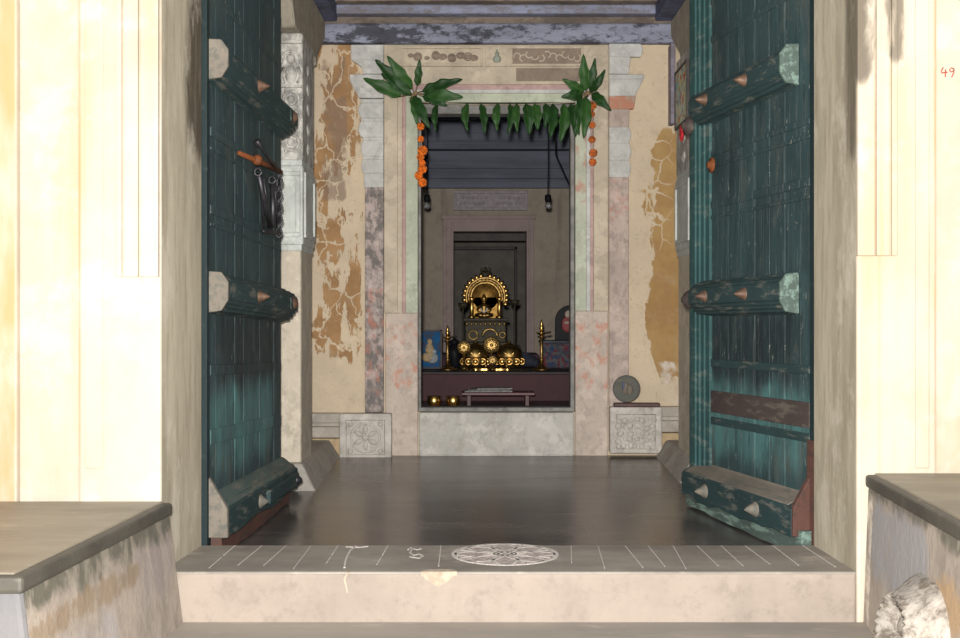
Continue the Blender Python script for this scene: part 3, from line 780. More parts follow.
def leaf_frame(hx, hy, fx, fy, name, label, s):
    L = math.hypot(fx - hx, fy - hy); ang = math.atan2(fy - hy, fx - hx)
    o = bpy.data.objects.new(name, None); COL.objects.link(o); o.location = (hx, hy, 0); o.rotation_euler = (0, 0, ang)
    tag(o, label, 'door', None, 'structure')
    U = Vector((math.cos(ang), math.sin(ang))); N = Vector((-U.y, U.x)) * s
    def uz(px, py, p=0.0):
        k = (px - CX)/F
        u = (k*(hy + p*N.y) - hx - p*N.x) / (U.x - k*U.y)
        Y = hy + u*U.y + p*N.y
        return u, PZ(py, Y)
    return o, L, uz
def yb(s, a, b_): return (min(s*a, s*b_), max(s*a, s*b_))
ZT = 2.24
def stud(par, u, z, p, s, r=.022, l=.04, mat=None, flat=False):
    q = MB(); m = Matrix.Translation((u, s*p, z)) @ Matrix.Rotation(-s*PI/2, 4, 'X')
    if flat: q.lathe([(r*1.3, -.006), (r*1.3, .004), (r, .010), (r*.6, .020), (.0001, .024)], (0, 0, 0), 14, 0, m)
    else: q.lathe([(r*1.15, -.006), (r*1.15, .003), (r, .006), (r*.55, l*.6), (r*.12, l), (.0001, l*1.02)], (0, 0, 0), 14, 0, m)
    return q.build('stud', mat or M_brass_dull, par)

def shear(q, k):
    for v in q.v: v.z -= k*v.x
    return q
def door(hx, hy, fx, fy, name, label, s, right):
    o, L, uz = leaf_frame(hx, hy, fx, fy, name, label, s)
    # planked panel: vertical boards with fine joints
    q = MB(); n = 9; w = L / n
    for i in range(n):
        y0, y1 = yb(s, -.035, random.uniform(-.0015, .0015)); q.box(i*w + .0005, (i+1)*w - .0005, y0, y1, .045, ZT, .0018, 0)
    y0, y1 = yb(s, -.045, -.03); q.box(0.002, L - .002, y0, y1, .05, ZT)
    q.build('plank_panel', M_teal, o)
    # hinge-side stile
    q = MB(); y0, y1 = yb(s, -.04, .006); q.box(-.004, .030 if not right else .045, y0, y1, -.02, ZT, .003)
    q.build('hinge_stile', M_tealdk, o)
    # thin battens
    if right:
        bat = [(1.98, .03, M_teal), (1.83, .025, M_teal), (1.38, .020, M_teal), (1.33, .014, M_teal), (1.18, .03, M_teal), (1.13, .012, M_teal), (.56, .030, M_tealw), (.41, .085, M_batt), (.335, .03, M_tealw)]
    else:
        bat = [(1.98, .03, M_teal), (1.80, .025, M_teal), (1.345, .03, M_teal), (1.29, .012, M_teal), (1.09, .03, M_teal), (1.04, .012, M_teal), (.56, .035, M_teal), (.34, .05, M_teal)]
    for z, h, mt in bat:
        q = MB(); y0, y1 = yb(s, -.005, .0045); q.box(.05, L - (.09 if right else .01), y0, y1, z - h/2, z + h/2, .0025)
        shear(q, .03 if not right else .012).build('batten', mt, o)
    # heavy moulded rails
    rails = [(1.515, 1.635), (.755, .878)] if not right else [(1.522, 1.648), (.752, .878)]
    u0 = .020 if not right else .125; K = .036 if not right else .030
    for z0, z1 in rails:
        u1 = L + (.015 if not right else -.115); q = MB()
        prof = [(0, z1 + .006), (.016, z1 + .006), (.020, z1 - .002), (.036, z1 - .004), (.040, z1 - .010), (.054, z1 - .014), (.058, z1 - .024), (.066, z1 - .028), (.066, z0 + .040), (.058, z0 + .036), (.058, z0 + .027), (.048, z0 + .023), (.048, z0 + .013), (.036, z0 + .010), (.034, z0), (.016, z0 - .002), (0, z0 - .010)]
        q.prism([(s*a, z) for a, z in prof], 'x', u0 + .012, u1, .002, 0)
        kz = K if z0 > 1 or not right else .012
        h = shear(q, kz).build('rail', M_tealw, o)
        q = MB(); q.prism([(s*(a*1.04), z) for a, z in [(0, z1 + .006), (.044, z1 + .003), (.066, z1 - .028), (.066, z0 + .036), (.044, z0), (0, z0 - .006)]], 'x', u0, u0 + .0125, .002)
        # bare end grain
        shear(q, kz).build('end_cap', M_bare if not right else M_barek, h)
        q = MB(); y0, y1 = yb(s, .062, .070); q.box(u1 - .13, u1 - .006, y0, y1, z0 + .040, z1 - .035, .002); shear(q, kz).build('end_plate', M_tealw, h)
        for f in ((.40, .93) if not right else (.36, .80)):
            st = stud(h, u0 + (u1 - u0)*f, (z0+z1)/2 + .005 - kz*(u0 + (u1 - u0)*f), .062, s, .022, .042, None, f > .9)
    # bottom rail with sloped weathered top, ragged lower edge
    u1 = L + .02 if not right else L - .055; u0 = .03 if not right else .05
    top = [(0, .150), (.010, .146), (.040, .122), (.046, .122), (.056, .110), (.066, .104)]
    if right: top = [(0, .150), (.008, .142), (.064, .112), (.070, .104)]
    q = MB(); n = 14; rnd = random.Random(11 if right else 4); sec = []
    for i in range(n + 1):
        u = u0 + (u1 - u0)*i/n; zb = rnd.uniform(.004, .022) if right else .022 - .008*math.sin(i*.9)
        p1 = top[-1][0]; sec.append([(u, s*a, z) for a, z in top] + [(u, s*p1, zb), (u, 0, zb)])
    m_ = len(sec[0]); fs = []
    for i in range(n):
        for k in range(m_): fs.append((i*m_+k, i*m_+(k+1) % m_, (i+1)*m_+(k+1) % m_, (i+1)*m_+k))
    fs += [tuple(range(m_)), tuple(n*m_ + k for k in range(m_))[::-1]]
    q.add([v for r_ in sec for v in r_], fs)
    bt = q.build('bottom_rail', M_tealw, o)
    q = MB(); y0, y1 = yb(s, .0, .070)
    yn, yf_ = (s*.0, s*.068)
    q.prism([(s*.002, .215), (s*.012, .20), (s*.066, .11), (s*.068, .015), (s*.002, .015)], 'x', u0 - .012, u0 + .010, .002)
    q.build('bare_corner', M_bare if not right else M_rustwood, bt)
    q = MB(); 
    q.prism([(s*a, z + .0025) for a, z in top[:-1]] + [(s*a, z - .012) for a, z in top[:-1]][::-1], 'x', u0 + .03, u1 - .02, .001)
    q.build('weathered_top', M_bare if right else M_baret, bt)
    if right:
        q = MB(); y0, y1 = yb(s, -.001, .009); q.box(.004, .060, y0, y1, -.03, .33, .004); q.build('rusty_patch', M_rustwood, o)
        for f in (.28, .75): stud(bt, u0 + (u1 - u0)*f, .062, .070, s, .024, .042, M_bare)
    else:
        q = MB(); y0, y1 = yb(s, .064, .082); q.box(.55, L - .02, y0, y1, .040, .092, .004); q.build('bolt_housing', M_tealw, bt)
        stud(bt, .46, .065, .066, s, .022, .03, M_bare)
        stud(bt, L - .06, .066, .080, s, .016, .02, M_iron, True)
    # loose weathered foot board
    q = MB(); n = 16; a0, a1 = .02, L - .05
    top = [(a0 + i/n*(a1 - a0), .035) for i in range(n+1)]
    bot = [(a0 + i/n*(a1 - a0), -.052 + .022*i/n + (.008*random.random() if 0 < i < n else 0)) for i in range(n, -1, -1)]
    y0, y1 = yb(s, .012, .048); q.prism(top + bot, 'y', y0, y1)
    q.build('foot_board', M_rustwood if not right else M_barek, o)
    if right:
        # moulded meeting stile with knobs
        q = MB(); 
        for a, e, h in ((L - .19, L - .15, .010), (L - .15, L - .12, .016), (L - .12, L - .095, .024), (L - .095, L - .06, .030), (L - .06, L - .035, .024), (L - .035, L + .004, .012)):
            y0, y1 = yb(s, -.04, h); q.box(a, e, y0, y1, .05, ZT, .004)
        ast = q.build('meeting_stile', M_tealast, o)
        q = MB(); y0, y1 = yb(s, -.045, .006); q.box(L + .003, L + .022, y0, y1, .05, ZT, .004); q.build('stile_edge', M_tealdk, ast)
        for z in (1.50, .80, .075):
            q = MB(); m = Matrix.Translation((L - .05, s*.022, z)) @ Matrix.Rotation(-s*PI/2, 4, 'X')
            q.lathe([(.030, 0), (.036, .010), (.036, .022), (.026, .032), (.018, .034), (.012, .044), (.0001, .046)], (0, 0, 0), 16, 0, m); q.build('boss', M_batt, ast)
        q = MB(); u, z = uz(711, 165, .04); m = Matrix.Translation((u, s*.036, z)) @ Matrix.Rotation(-s*PI/2, 4, 'X')
        q.lathe([(.030, 0), (.030, .004), (.016, .008), (.013, .018), (.0001, .020)], (0, 0, 0), 14, 0, m); q.build('rusty_bolt', M_rust, o)
    else:
        # rusted latch with hanging rods and chain
        q = MB(); 
        def W(px, py, p): 
            u, z = uz(px, py, p); return Vector((u, s*p, z))
        a, e = W(239, 153, .03), W(281, 172, .035)
        d = (e - a).normalized()
        for i in range(1): q.tube([a, a + (e-a)*.5 + Vector((0, s*.006, 0)), e], [.008, .011, .009], 8)
        q.ball(W(257.5, 160, .045), .02, 10)
        lt = q.build('latch_bar', M_rust, o)
        q = MB(); q.tube([W(257, 141, .03), W(267, 156, .045), W(277, 168, .05)], .007, 8); q.ball(W(258, 143, .02), .016, 10); q.build('hasp', M_iron, lt)
        q = MB(); q.tube([W(258.6, 174, .045), W(264, 200, .05), W(270.5, 226, .05)], [.009, .011, .011], 8); q.torus(W(258, 172, .045), .013, .004, 12, 6, 0, None, 'x'); q.build('iron_rod', M_iron, lt)
        q = MB(); q.tube([W(272, 184, .04), W(273, 205, .045), W(273, 226, .045)], .010, 8); q.torus(W(272, 180, .04), .013, .004, 12, 6, 0, None, 'x'); q.build('iron_rod', M_iron, lt)
        q = MB()
        for i in range(10):
            c = W(279.3 + .4*math.sin(i*1.3), 176 + i*6.3, .03)
            q.torus(c, .012, .0042, 12, 6, 0, None, 'x' if i % 2 else 'y', 0, 2*PI, 1.6)
        q.build('chain', M_iron, lt)
        q = MB(); 
        for px in (262, 266.5, 276):
            q.tube([W(px - 3, 178, .02), W(px, 200, .025), W(px + 2, 228, .022)], .006, 6)
        c1, c2 = W(263, 231, .03), W(280, 233, .03); q.tube([c1, c2], .008, 6); q.build('iron_rack', M_iron, lt)
    return o
door(-.889, 3.885, -.822, 4.95, 'door_1', 'teal painted wooden door leaf with rusty hanging latch and chain', -1, False)
door(1.098, 3.90, .868, 4.90, 'door_2', 'teal painted wooden door leaf with moulded edge stile and bare red batten', 1, True)

# ------------------------------------------------------------------ mango leaf garland
def leaf_mat(name, c):
    t = NT(name, .5, 0, .3); n = t.noise(12, 4, .6)
    t.color(t.mix(t.ss(n, .3, .7), c, tuple(v*.6 for v in c))); t.bump(t.noise(60, 3), .1, .002)
    return t.m
M_leafA = leaf_mat('mango_leaf_dark', (.018, .066, .014)); M_leafB = leaf_mat('mango_leaf_fresh', (.034, .105, .022))
M_twig = plain('twig_brown', (.20, .13, .07), .8, 0, .3, 40)
M_string = plain('cotton_string', (.40, .34, .26), .9, 0, .2, 60, 0)
def mango_leaf(base, tip, w, parent, mat, bend=.02, twist=0.0, fold=.35, curl=0.0):
    base, tip = Vector(base), Vector(tip); d = tip - base; L = d.length; d.normalize()
    view = Vector((0, -1, 0)); side = d.cross(view).normalized(); nrm = side.cross(d).normalized()
    if nrm.y > 0: nrm = -nrm
    rt = Matrix.Rotation(twist, 3, d); side = rt @ side; nrm = rt @ nrm
    vs = []; fs = []; N = 16; K = 6
    for i in range(N + 1):
        t = i / N
        prof = min(1, (t/.22)**.8) * min(1, ((1 - t)/.5)**.62) * (.9 + .1*math.sin(t*14)) if 0 < t < 1 else 0.0
        ww = max(.0015, w * .54 * prof)
        c = base + d*(L*t) + nrm*(bend*math.sin(PI*t)) + side*(curl*t*t)
        for k in range(K + 1):
            v = -1 + 2*k/K
            vs.append(c + side*(ww*v) + nrm*(abs(v)**1.3*fold*ww + .004*math.sin(t*19 + v*2)*abs(v)))
    M_ = len(vs)
    for i in range(N):
        for k in range(K):
            a = i*(K+1)+k; fs.append((a, a+1, a+K+2, a+K+1))
    q = MB(); q.add(vs, fs, 0, True)
    q.tube([base + d*(L*t) + nrm*(bend*math.sin(PI*t) - .0012) + side*(curl*t*t) for t in (0, .25, .5, .75, .95)], [.0028, .0024, .002, .0014, .0008], 5, 1)
    lo = q.build('leaf', [mat, M_leafmid], parent)
    md = lo.modifiers.new('thick', 'SOLIDIFY'); md.thickness = .0012
    return lo
M_leafmid = leaf_mat('leaf_midrib', (.07, .14, .03))
YG = 6.235
def sprig(cx, cy, leaves, name, label):
    c = P(cx, cy, YG - .02)
    t = thing(name, label, 'leaves', tuple(c - Vector((0, .05, 0))), 0, None)
    q = MB()
    q.tube([Vector((0, .03, -.01)), Vector((0, -.005, 0)), Vector((-.03, -.01, -.03))], [.006, .006, .004], 6)
    q.ball((0, -.006, 0), .012, 8)
    q.build('stem', M_twig, t)
    for i, (bx, by, tx, ty, w, dz) in enumerate(leaves):
        b0 = P(bx, by, YG - .025) - c; t0 = P(tx, ty, YG - .025 - dz) - c
        lf = mango_leaf(b0, t0, w, t, M_leafA if i % 3 else M_leafB, random.uniform(.008, .022), random.uniform(-.25, .25), random.uniform(.15, .4), random.uniform(-.012, .012))
        q = MB(); q.tube([Vector((0, -.004, 0)), b0], .003, 5); q.build('petiole', M_twig, lf)
    return t
sprig(416, 95, [(402, 98, 364, 81, .064, .03), (409, 95, 375, 63, .070, .05), (412, 97, 383, 74, .06, .02), (413, 91, 389, 57, .060, .07), (417.5, 88, 422.5, 62, .040, .05), (422, 93, 463, 83, .058, .05),
     (424, 96, 463, 100, .066, .04), (423, 98, 448, 106, .05, .02), (415, 98, 428, 131, .056, .05), (413, 97, 419, 126, .045, .02)], 'mango_leaf_sprig', 'sprig of glossy mango leaves above the thick orange flower string')
sprig(587, 95, [(585, 93, 582.5, 56, .055, .06), (589, 92, 594, 60, .042, .04), (589, 94, 605, 72, .042, .05), (583, 94, 562, 81, .050, .05), (582, 96, 561, 100, .055, .04), (591, 95, 611, 111, .052, .05),
     (585, 98, 582, 140, .060, .03), (581, 97, 573, 128, .05, .02)], 'mango_leaf_sprig', 'sprig of glossy mango leaves above the sparse orange flower string')
g = thing('mango_leaf_garland', 'row of green mango leaves hanging on a string across the inner doorway', 'garland', tuple(P(500, 103, YG)))
g0 = P(500, 103, YG)
q = MB(); pts = []
for i in range(21):
    px = 408 + (592 - 408)*i/20; pts.append(P(px, 101 + 4*math.sin(PI*i/20), YG) - g0)
q.tube(pts, .0025, 6); q.build('string', M_string, g)
for i, (px, ty, dx, w) in enumerate([(437, 131, .5, .038), (467.5, 131, -1, .046), (481, 134, 4, .042), (498, 131, 0, .045), (510, 135, -1, .044), (517, 132, -1, .042), (526, 135, 5, .060), (535, 130, 3.5, .05),
                      (553, 139, -2, .058), (563.5, 143, -2, .060), (571, 137, 3, .055), (577, 135, 2, .05), (545.5, 128, 1, .04)]):
    b0 = P(px, 103.5, YG - .008 - .004*(i % 3)) - g0; t0 = P(px + dx, ty, YG - .03 - .014*(i % 3)) - g0
    mango_leaf(b0, t0, w, g, M_leafB if i % 2 else M_leafA, random.uniform(.01, .022), random.uniform(-.5, .5), random.uniform(.25, .5), random.uniform(-.012, .012))
M_mari = plain('marigold_orange', (.72, .16, .010), .8, 0, .45, 50, .3); M_mari2 = plain('marigold_faded', (.50, .13, .025), .8, 0, .5, 50, .3)
def marigold(c, r, parent, mat):
    q = MB(); rnd = random.Random(int(c.z*1e5) + int(c.x*1e4))
    q.ball(c, r*.62, 10)
    for k in range(34):
        z = 1 - 2*(k + .5)/34; a = k*2.399; s_ = math.sqrt(1 - z*z)
        d = Vector((s_*math.cos(a), s_*math.sin(a), z)); m = Matrix.Translation(c + d*r*.68) @ d.to_track_quat('Z', 'Y').to_matrix().to_4x4() @ Matrix.Rotation(rnd.uniform(0, 6), 4, 'Z')
        q.ball((0, 0, 0), r*.40, 6, 0, m, (1, .35, .75))
    return q.build('flower', mat, parent)
def strand(flowers, name, label, x0, y0, mat, r):
    c0 = P(x0, y0, YG - .03); t = thing(name, label, 'garland', tuple(c0))
    pts = [Vector((0, 0, 0))] + [P(x, y, YG - .03) - c0 for x, y, *_ in flowers]
    q = MB(); q.tube(pts, .0022, 6); q.build('string', M_string, t)
    for x, y, k in flowers: marigold(P(x, y, YG - .03) - c0, r*k, t, mat)
strand([(420.7, 126.5, .9), (420.7, 139, .8), (422.7, 150.5, 1.15), (420.5, 157, .9), (422.2, 163, .8), (422.5, 169, 1.05), (418.8, 175.5, 1), (422.6, 182.5, 1.05)], 'marigold_string', 'thick string of bright orange marigolds hanging by the doorway edge', 420, 112, M_mari, .024)
strand([(592, 105.7, 1.15), (591.6, 114, .85), (592, 125, .9), (592, 139.5, .95), (593.2, 153, 1.1), (592.6, 162, 1.0)], 'marigold_string', 'sparse string of faded orange marigolds hanging on the reddish carved jamb', 591, 100, M_mari2, .022)

# ------------------------------------------------------------------ gong on its board, picture, red flower
M_gong = worn('green_grey_bell_metal', (.115, .120, .105), (.20, .16, .11), .5, .55)
M_maroon = plain('dark_maroon_wood', (.075, .030, .026), .5, 0, .3, 20)
yt = YR - .040; zt = PZ(406, YR)
b = MB(); b.box(PX(613, 6.25), PX(659, 6.25), yt - .045, yt + .0, zt + .001, zt + .022, .006)
tag(b.build('wooden_board', M_maroon), 'small dark maroon board lying on the worn carved plinth block', 'board')
g = thing('round_gong', 'round greenish metal gong propped on the small dark board', 'gong', (PX(626.5, 6.23), yt - .020, zt + .023))
q = MB(); m = Matrix.Translation((0, 0, .071)) @ Matrix.Rotation(PI/2 - .06, 4, 'X')
q.lathe([(.0001, -.006), (.058, -.006), (.069, -.012), (.071, -.004), (.071, .012), (.066, .016), (.050, .013), (.0001, .015)], (0, 0, 0), 40, 0, m); q.build('disc', M_gong, g)
q = MB(); q.ball((-.006, -.014, .072), .035, 12, 0, None, (.55, .12, 1)); q.ball((.016, -.014, .065), .03, 12, 0, None, (.6, .12, .9)); q.build('beaten_mark', plain('gong_mark', (.16, .13, .10), .6, .3), g)
q = MB(); q.ball((-.016, -.0155, .085), .022, 10, 0, None, (.4, .12, 1.1)); q.build('blue_smear', plain('gong_blue_smear', (.06, .07, .13), .6), g)

# framed print on the side of the right pillar
def print_mat(name, cols, scale):
    t = NT(name, .75, 0, .2)
    c = cols[0]
    for i, cc in enumerate(cols[1:]):
        c = t.mix(t.ss(t.noise(scale*(1 + .3*i), 3, .55, off=i*3.1), .50, .54), c, cc)
    t.color(c); return t.m
M_print = print_mat('colour_print', [(.16, .42, .55), (.70, .52, .16), (.50, .10, .08), (.35, .5, .3), (.65, .6, .5)], 16)
M_print2 = print_mat('blue_print', [(.015, .09, .22), (.012, .12, .30), (.05, .07, .12), (.015, .10, .25)], 14)
xp = .965
t = thing('framed_picture', 'small colourful framed print on the pillar beside the moulded door leaf', 'picture', (xp, 5.72, PZ(125, 5.72)))
H = PZ(66, 5.72) - PZ(125, 5.72)
q = MB()
for y0, y1, z0, z1 in ((-.17, .17, 0, .008), (-.17, .17, H - .008, H), (-.17, -.162, .008, H - .008), (.162, .17, .008, H - .008)): q.box(-.012, .008, y0, y1, z0, z1, .002)
q.build('frame', M_dkwood, t)
q = MB(); q.box(-.005, .008, -.16, .16, .01, H - .01); q.build('print', M_print, t)
M_red = plain('red_petals', (.55, .02, .03), .6, 0, .25, 40)
t = thing('red_flower', 'small red flower tucked under the colourful framed print', 'flower', (xp - .012, 5.60, PZ(133, 5.60)))
q = MB()
for k in range(5):
    a = k*2*PI/5; q.ball((-.012, .020*math.cos(a), .020*math.sin(a)), .020, 8, 0, None, (.5, 1, 1))
q.build('petals', M_red, t)
q = MB(); q.tube([(-.01, 0, 0), (-.03, 0, -.004)], .003, 6); q.ball((.002, 0, 0), .010, 8); q.build('stamen', M_leafmid, t)

# ------------------------------------------------------------------ altar and its things
M_altar = plaster('peeling_maroon_paint', (.070, .024, .030), (.03, .014, .018), [((.14, .115, .13), (-.4, -.1), (.2, .36), .92, 12, .06), ((.12, .09, .105), (.0, .6), (.28, .36), 1.0, 14, .05)], .3, .6, .5)
M_altar_top = plain('altar_top', (.022, .014, .018), .6, 0, .3, 12)
M_gold = plain('polished_brass', (.78, .50, .17), .33, 1.0, .2, 40, .15)
M_gold2 = plain('aged_brass', (.36, .235, .085), .45, 1.0, .5, 40, .3)
M_dkbr = plain('blackened_brass', (.045, .038, .022), .6, .4, .4, 40, .3)
M_black = plain('black_glaze', (.010, .010, .013), .5, 0, .3, 20, 0, .12)
AT = .382
t = thing('altar_platform', 'low maroon altar platform with peeling paint inside the shrine room', 'altar', (.12, 7.4, IF))
q = MB(); q.box(-.75, .75, 0, 1.0, 0, AT - IF - .014, .004); q.build('front_panel', M_altar, t)
q = MB(); q.box(-.77, .77, -.015, 1.0, AT - IF - .016, AT - IF, .004); q.build('top_board', M_altar_top, t)
# stepped throne at the back
t = thing('altar_step', 'dark cloth covered step behind the brass domes on the altar', 'altar step', (.035, 8.1, AT + .001))
q = MB(); q.box(-.33, .36, -.10, .28, 0, .085, .01); q.build('lower_step', plain('dark_purple_cloth', (.05, .02, .035), .85, 0, .4, 20), t)
q = MB(); q.box(-.22, .24, .02, .26, .085, .14, .01); q.build('upper_step', plain('black_cloth', (.02, .016, .02), .85, 0, .4, 20), t)
ST = AT + .141

# gilded arch with deity figure
t = thing('gilded_arch', 'gilded arched throne back rising at the centre of the altar', 'arch', (PX(485.5, 8.25), 8.25, ST))
zc = PZ(297, 8.25) - ST; Ro, Ri = .132, .085
q = MB(); q.box(-.155, .155, -.06, .06, 0, .02, .004); q.box(-.14, .14, -.05, .05, .02, .165, .006); q.box(-.16, .16, -.06, .06, .165, .185, .004)
q.build('pedestal', M_dkbr, t)
q = MB()
for k in range(9): q.ball((-.128 + k*.032, -.052, .145), .012, 8, 0, None, (1, .6, 1))
q.torus((.03, -.052, .06), .05, .009, 18, 8, 0, None, 'y', 0, PI); q.torus((-.085, -.052, .07), .03, .007, 16, 6); q.torus((.115, -.052, .07), .02, .006, 16, 6)
q.build('filigree', M_gold2, t)
for sx in (-1, 1):
    q = MB(); q.lathe([(.026, .185), (.026, .195), (.016, .205), (.014, zc - .03), (.022, zc - .02), (.022, zc), (.0001, zc + .002)], (sx*.095, 0, 0), 14); q.build('column', M_gold, t)
q = MB()
q.torus((0, 0, zc), Ri + .014, .014, 36, 8, 0, None, 'y', -.25, PI + .25); q.torus((0, -.004, zc), (Ro+Ri)/2 + .008, .012, 36, 8, 0, None, 'y', -.3, PI + .3)
q.torus((0, 0, zc), Ro, .012, 36, 8, 0, None, 'y', -.35, PI + .35)
q.build('arch_band', M_gold2, t)
q = MB()
for k in range(19):
    a = -.35 + (PI + .7)*k/18; rr = Ro + .014
    m = Matrix.Translation((rr*math.cos(a), 0, zc + rr*math.sin(a))) @ Matrix.Rotation(-a, 4, 'Y')
    q.ball((0, 0, 0), .017, 8, 0, m, (1.25, .6, .8))
for k in range(17):
    a = -.2 + (PI + .4)*k/16; q.ball(((Ri+.030)*math.cos(a), -.012, zc + (Ri+.030)*math.sin(a)), .007, 8)
q.build('flame_border', M_gold, t)
q = MB(); z = zc + Ro + .012
q.ball((0, 0, z + .012), .03, 12, 0, None, (1, .6, .8)); q.ball((-.017, -.012, z + .022), .010, 8); q.ball((.017, -.012, z + .022), .010, 8)
for sx in (-1, 1): q.tube([(sx*.02, 0, z + .02), (sx*.032, 0, z + .045), (sx*.022, 0, z + .062)], [.010, .008, .003], 6)
q.lathe([(.012, z + .03), (.016, z + .045), (.006, z + .06), (.0001, z + .066)], (0, 0, 0), 10)
q.build('crest', M_dkbr, t)
q = MB(); q.lathe([(Ri + .006, -.008), (Ri + .006, .008)], (0, 0, 0), 36, 0, Matrix.Translation((0, .02, zc)) @ Matrix.Rotation(PI/2, 4, 'X'))
q.box(-.085, .085, .012, .028, .185, zc, .002); q.build('back_plate', plain('brushed_gold', (.55, .33, .09), .6, .9, .4, 30), t)
# deity figure seated within the arch
t = thing('deity_figure', 'small gilded seated figure inside the gilded arch', 'figurine', (PX(484, 8.16), 8.172, ST + .186))
q = MB()
q.ball((0, 0, .016), .05, 14, 0, None, (1.15, .55, .34))
q.lathe([(.026, .02), (.022, .045), (.030, .075), (.026, .088), (.011, .096), (.010, .104)], (0, 0, 0), 14)
q.ball((0, -.002, .118), .019, 14, 0, None, (.9, 1, 1.1))
for sx in (-1, 1):
    q.tube([(sx*.028, 0, .082), (sx*.046, -.008, .058), (sx*.034, -.026, .040)], [.010, .008, .007], 8); q.ball((sx*.033, -.028, .038), .009, 8)
    q.tube([(sx*.01, 0, .02), (sx*.05, -.012, .02), (sx*.01, -.030, .016)], [.014, .015, .010], 8)
q.ball((0, -.021, .117), .005, 6)
q.build('body', M_gold2, t)
q = MB(); q.lathe([(.021, .124), (.022, .132), (.014, .146), (.010, .156), (.0001, .166)], (0, 0, 0), 14); q.build('crown', M_gold, t)
q = MB(); q.torus((0, -.022, .068), .022, .005, 16, 6, 0, None, 'y', PI, 2*PI, 1.2); q.build('flower_necklace', plain('white_blossom', (.75, .70, .6), .8), t)

t_parts = {}
def lathe_thing(name, label, cat, px, py, Y, parts, group=None, zbase=None):
    z = PZ(py, Y) if zbase is None else zbase
    t = thing(name, label, cat, (PX(px, Y), Y, z), 0, group)
    for pn, prof, mt, *r in parts:
        q = MB(); q.lathe(prof, (0, 0, 0), 24, 0, None, True, r[0] if r else None); o = q.build(pn, mt, t); t_parts[pn] = o
    return t
def oil_lamp(px, Y, top, label):
    H = PZ(top, Y) - AT
    t = lathe_thing('brass_oil_lamp', label, 'oil lamp', px, 0, Y, [
        ('base', [(.056, 0), (.056, .006), (.046, .012), (.026, .020), (.014, .034), (.012, .042)], M_gold2),
        ('stem', [(.012, .040), (.0105, .06), (.015, .066), (.0105, .072), (.0105, H*.62), (.017, H*.64), (.017, H*.66), (.010, H*.68)], M_gold2),
        ('bowl', [(.008, H*.67), (.018, H*.69), (.034, H*.72), (.036, H*.735), (.012, H*.725), (.0001, H*.725)], M_gold),
        ('finial', [(.009, H*.72), (.011, H*.80), (.016, H*.82), (.009, H*.85), (.012, H*.90), (.005, H*.96), (.0001, H)], M_gold)], None, AT + .001)
    q = MB(); q.tube([(.030, -.01, H*.73), (.052, -.012, H*.735), (.060, -.012, H*.75)], [.008, .007, .004], 8); q.build('spout', M_dkbr, t_parts['bowl'])
oil_lamp(447.5, 7.58, 325, 'tall brass oil lamp standing beside the blue framed picture')
oil_lamp(541.5, 7.58, 319, 'tall brass oil lamp standing before the box in flowery cloth')

# domed brass vessels, medallions
for px, lab in ((475.5, 'domed brass vessel beside the round brass disc on the altar'), (509, 'domed brass vessel nearest the flowery cloth box on the altar')):
    Y = 7.86
    t = lathe_thing('domed_vessel', lab, 'vessel', px, 0, Y, [
        ('body', [(.060, 0), (.072, .008), (.088, .03), (.092, .055), (.088, .062), (.090, .068)], M_gold2, (.02, 12)),
        ('lid', [(.086, .068), (.090, .078), (.080, .115), (.056, .145), (.024, .160), (.010, .164), (.014, .174), (.0001, .182)], M_gold2)], None, AT + .001)
    q = MB()
    for k in range(5):
        a = PI*1.5 + (k - 2)*.55; q.ball((.088*math.cos(a), .088*math.sin(a), .045), .017, 10, 0, None, (1, .6, 1))
        q.torus((.090*math.cos(a), .090*math.sin(a), .045), .02, .004, 14, 6)
    q.torus((0, -.078, .105), .03, .006, 16, 6, 0, None, 'y', PI, 2*PI, .5)
    q.build('bosses', M_gold, t_parts['body'])
def medallion(px, py, Y, r, label, zb, name='brass_medallion'):
    zc = PZ(py, Y) - zb
    t = thing(name, label, 'ornament', (PX(px, Y), Y, zb))
    q = MB(); q.lathe([(r*.5, 0), (r*.5, .006), (r*.16, .012), (r*.12, max(.02, zc - r*.9))], (0, 0, 0), 16); q.build('foot', M_gold2, t)
    m = Matrix.Translation((0, 0, zc)) @ Matrix.Rotation(PI/2, 4, 'X')
    q = MB(); q.lathe([(.0001, -.008), (r*.9, -.008), (r, 0), (r*.92, .010), (r*.72, .006), (r*.66, .012), (r*.40, .008), (.0001, .016)], (0, 0, 0), 28, 0, m, True, (.03, 14)); t_disc = q.build('disc', M_gold2, t)
    q = MB()
    for k in range(8):
        a = k*PI/4; q.ball((r*.55*math.cos(a), -.012, zc + r*.55*math.sin(a)), r*.16, 8, 0, None, (1, .6, 1))
    q.ball((0, -.014, zc), r*.2, 10); q.build('petals', M_gold, t_disc)
medallion(491.5, 345, 7.72, .055, 'large round brass flower medallion between the two domed vessels', AT + .001)
medallion(492.5, 360.5, 7.62, .030, 'smallest round brass medallion in front of the large flower medallion', AT + .001)
medallion(464, 347.5, 7.74, .045, 'plain round brass disc beside the domed vessel near the black urn', AT + .001, 'brass_disc')
def ingot(px, label, rz):
    Y = 7.50; t = thing('brass_sandal', label, 'sandal', (PX(px, Y), Y, AT + .001), rz)
    q = MB(); pts = []
    for i in range(13):
        a = -1 + i/6; pts.append((a*.055, .030*(1 - .25*math.cos(a*2.6)) * (1 - abs(a)**4)**.5))
    poly = [(x, -w) for x, w in pts] + [(x, w) for x, w in pts[::-1]][1:-1]
    q.prism(poly, 'z', .0, .016, .003); so = q.build('sole', M_gold, t)
    q = MB(); q.lathe([(.007, .016), (.006, .024), (.011, .030), (.008, .036), (.0001, .038)], (.03, 0, 0), 12); q.build('toe_knob', M_gold, so)
ingot(481, 'flat brass sandal lying on the altar edge, the one nearer the brass disc', .12)
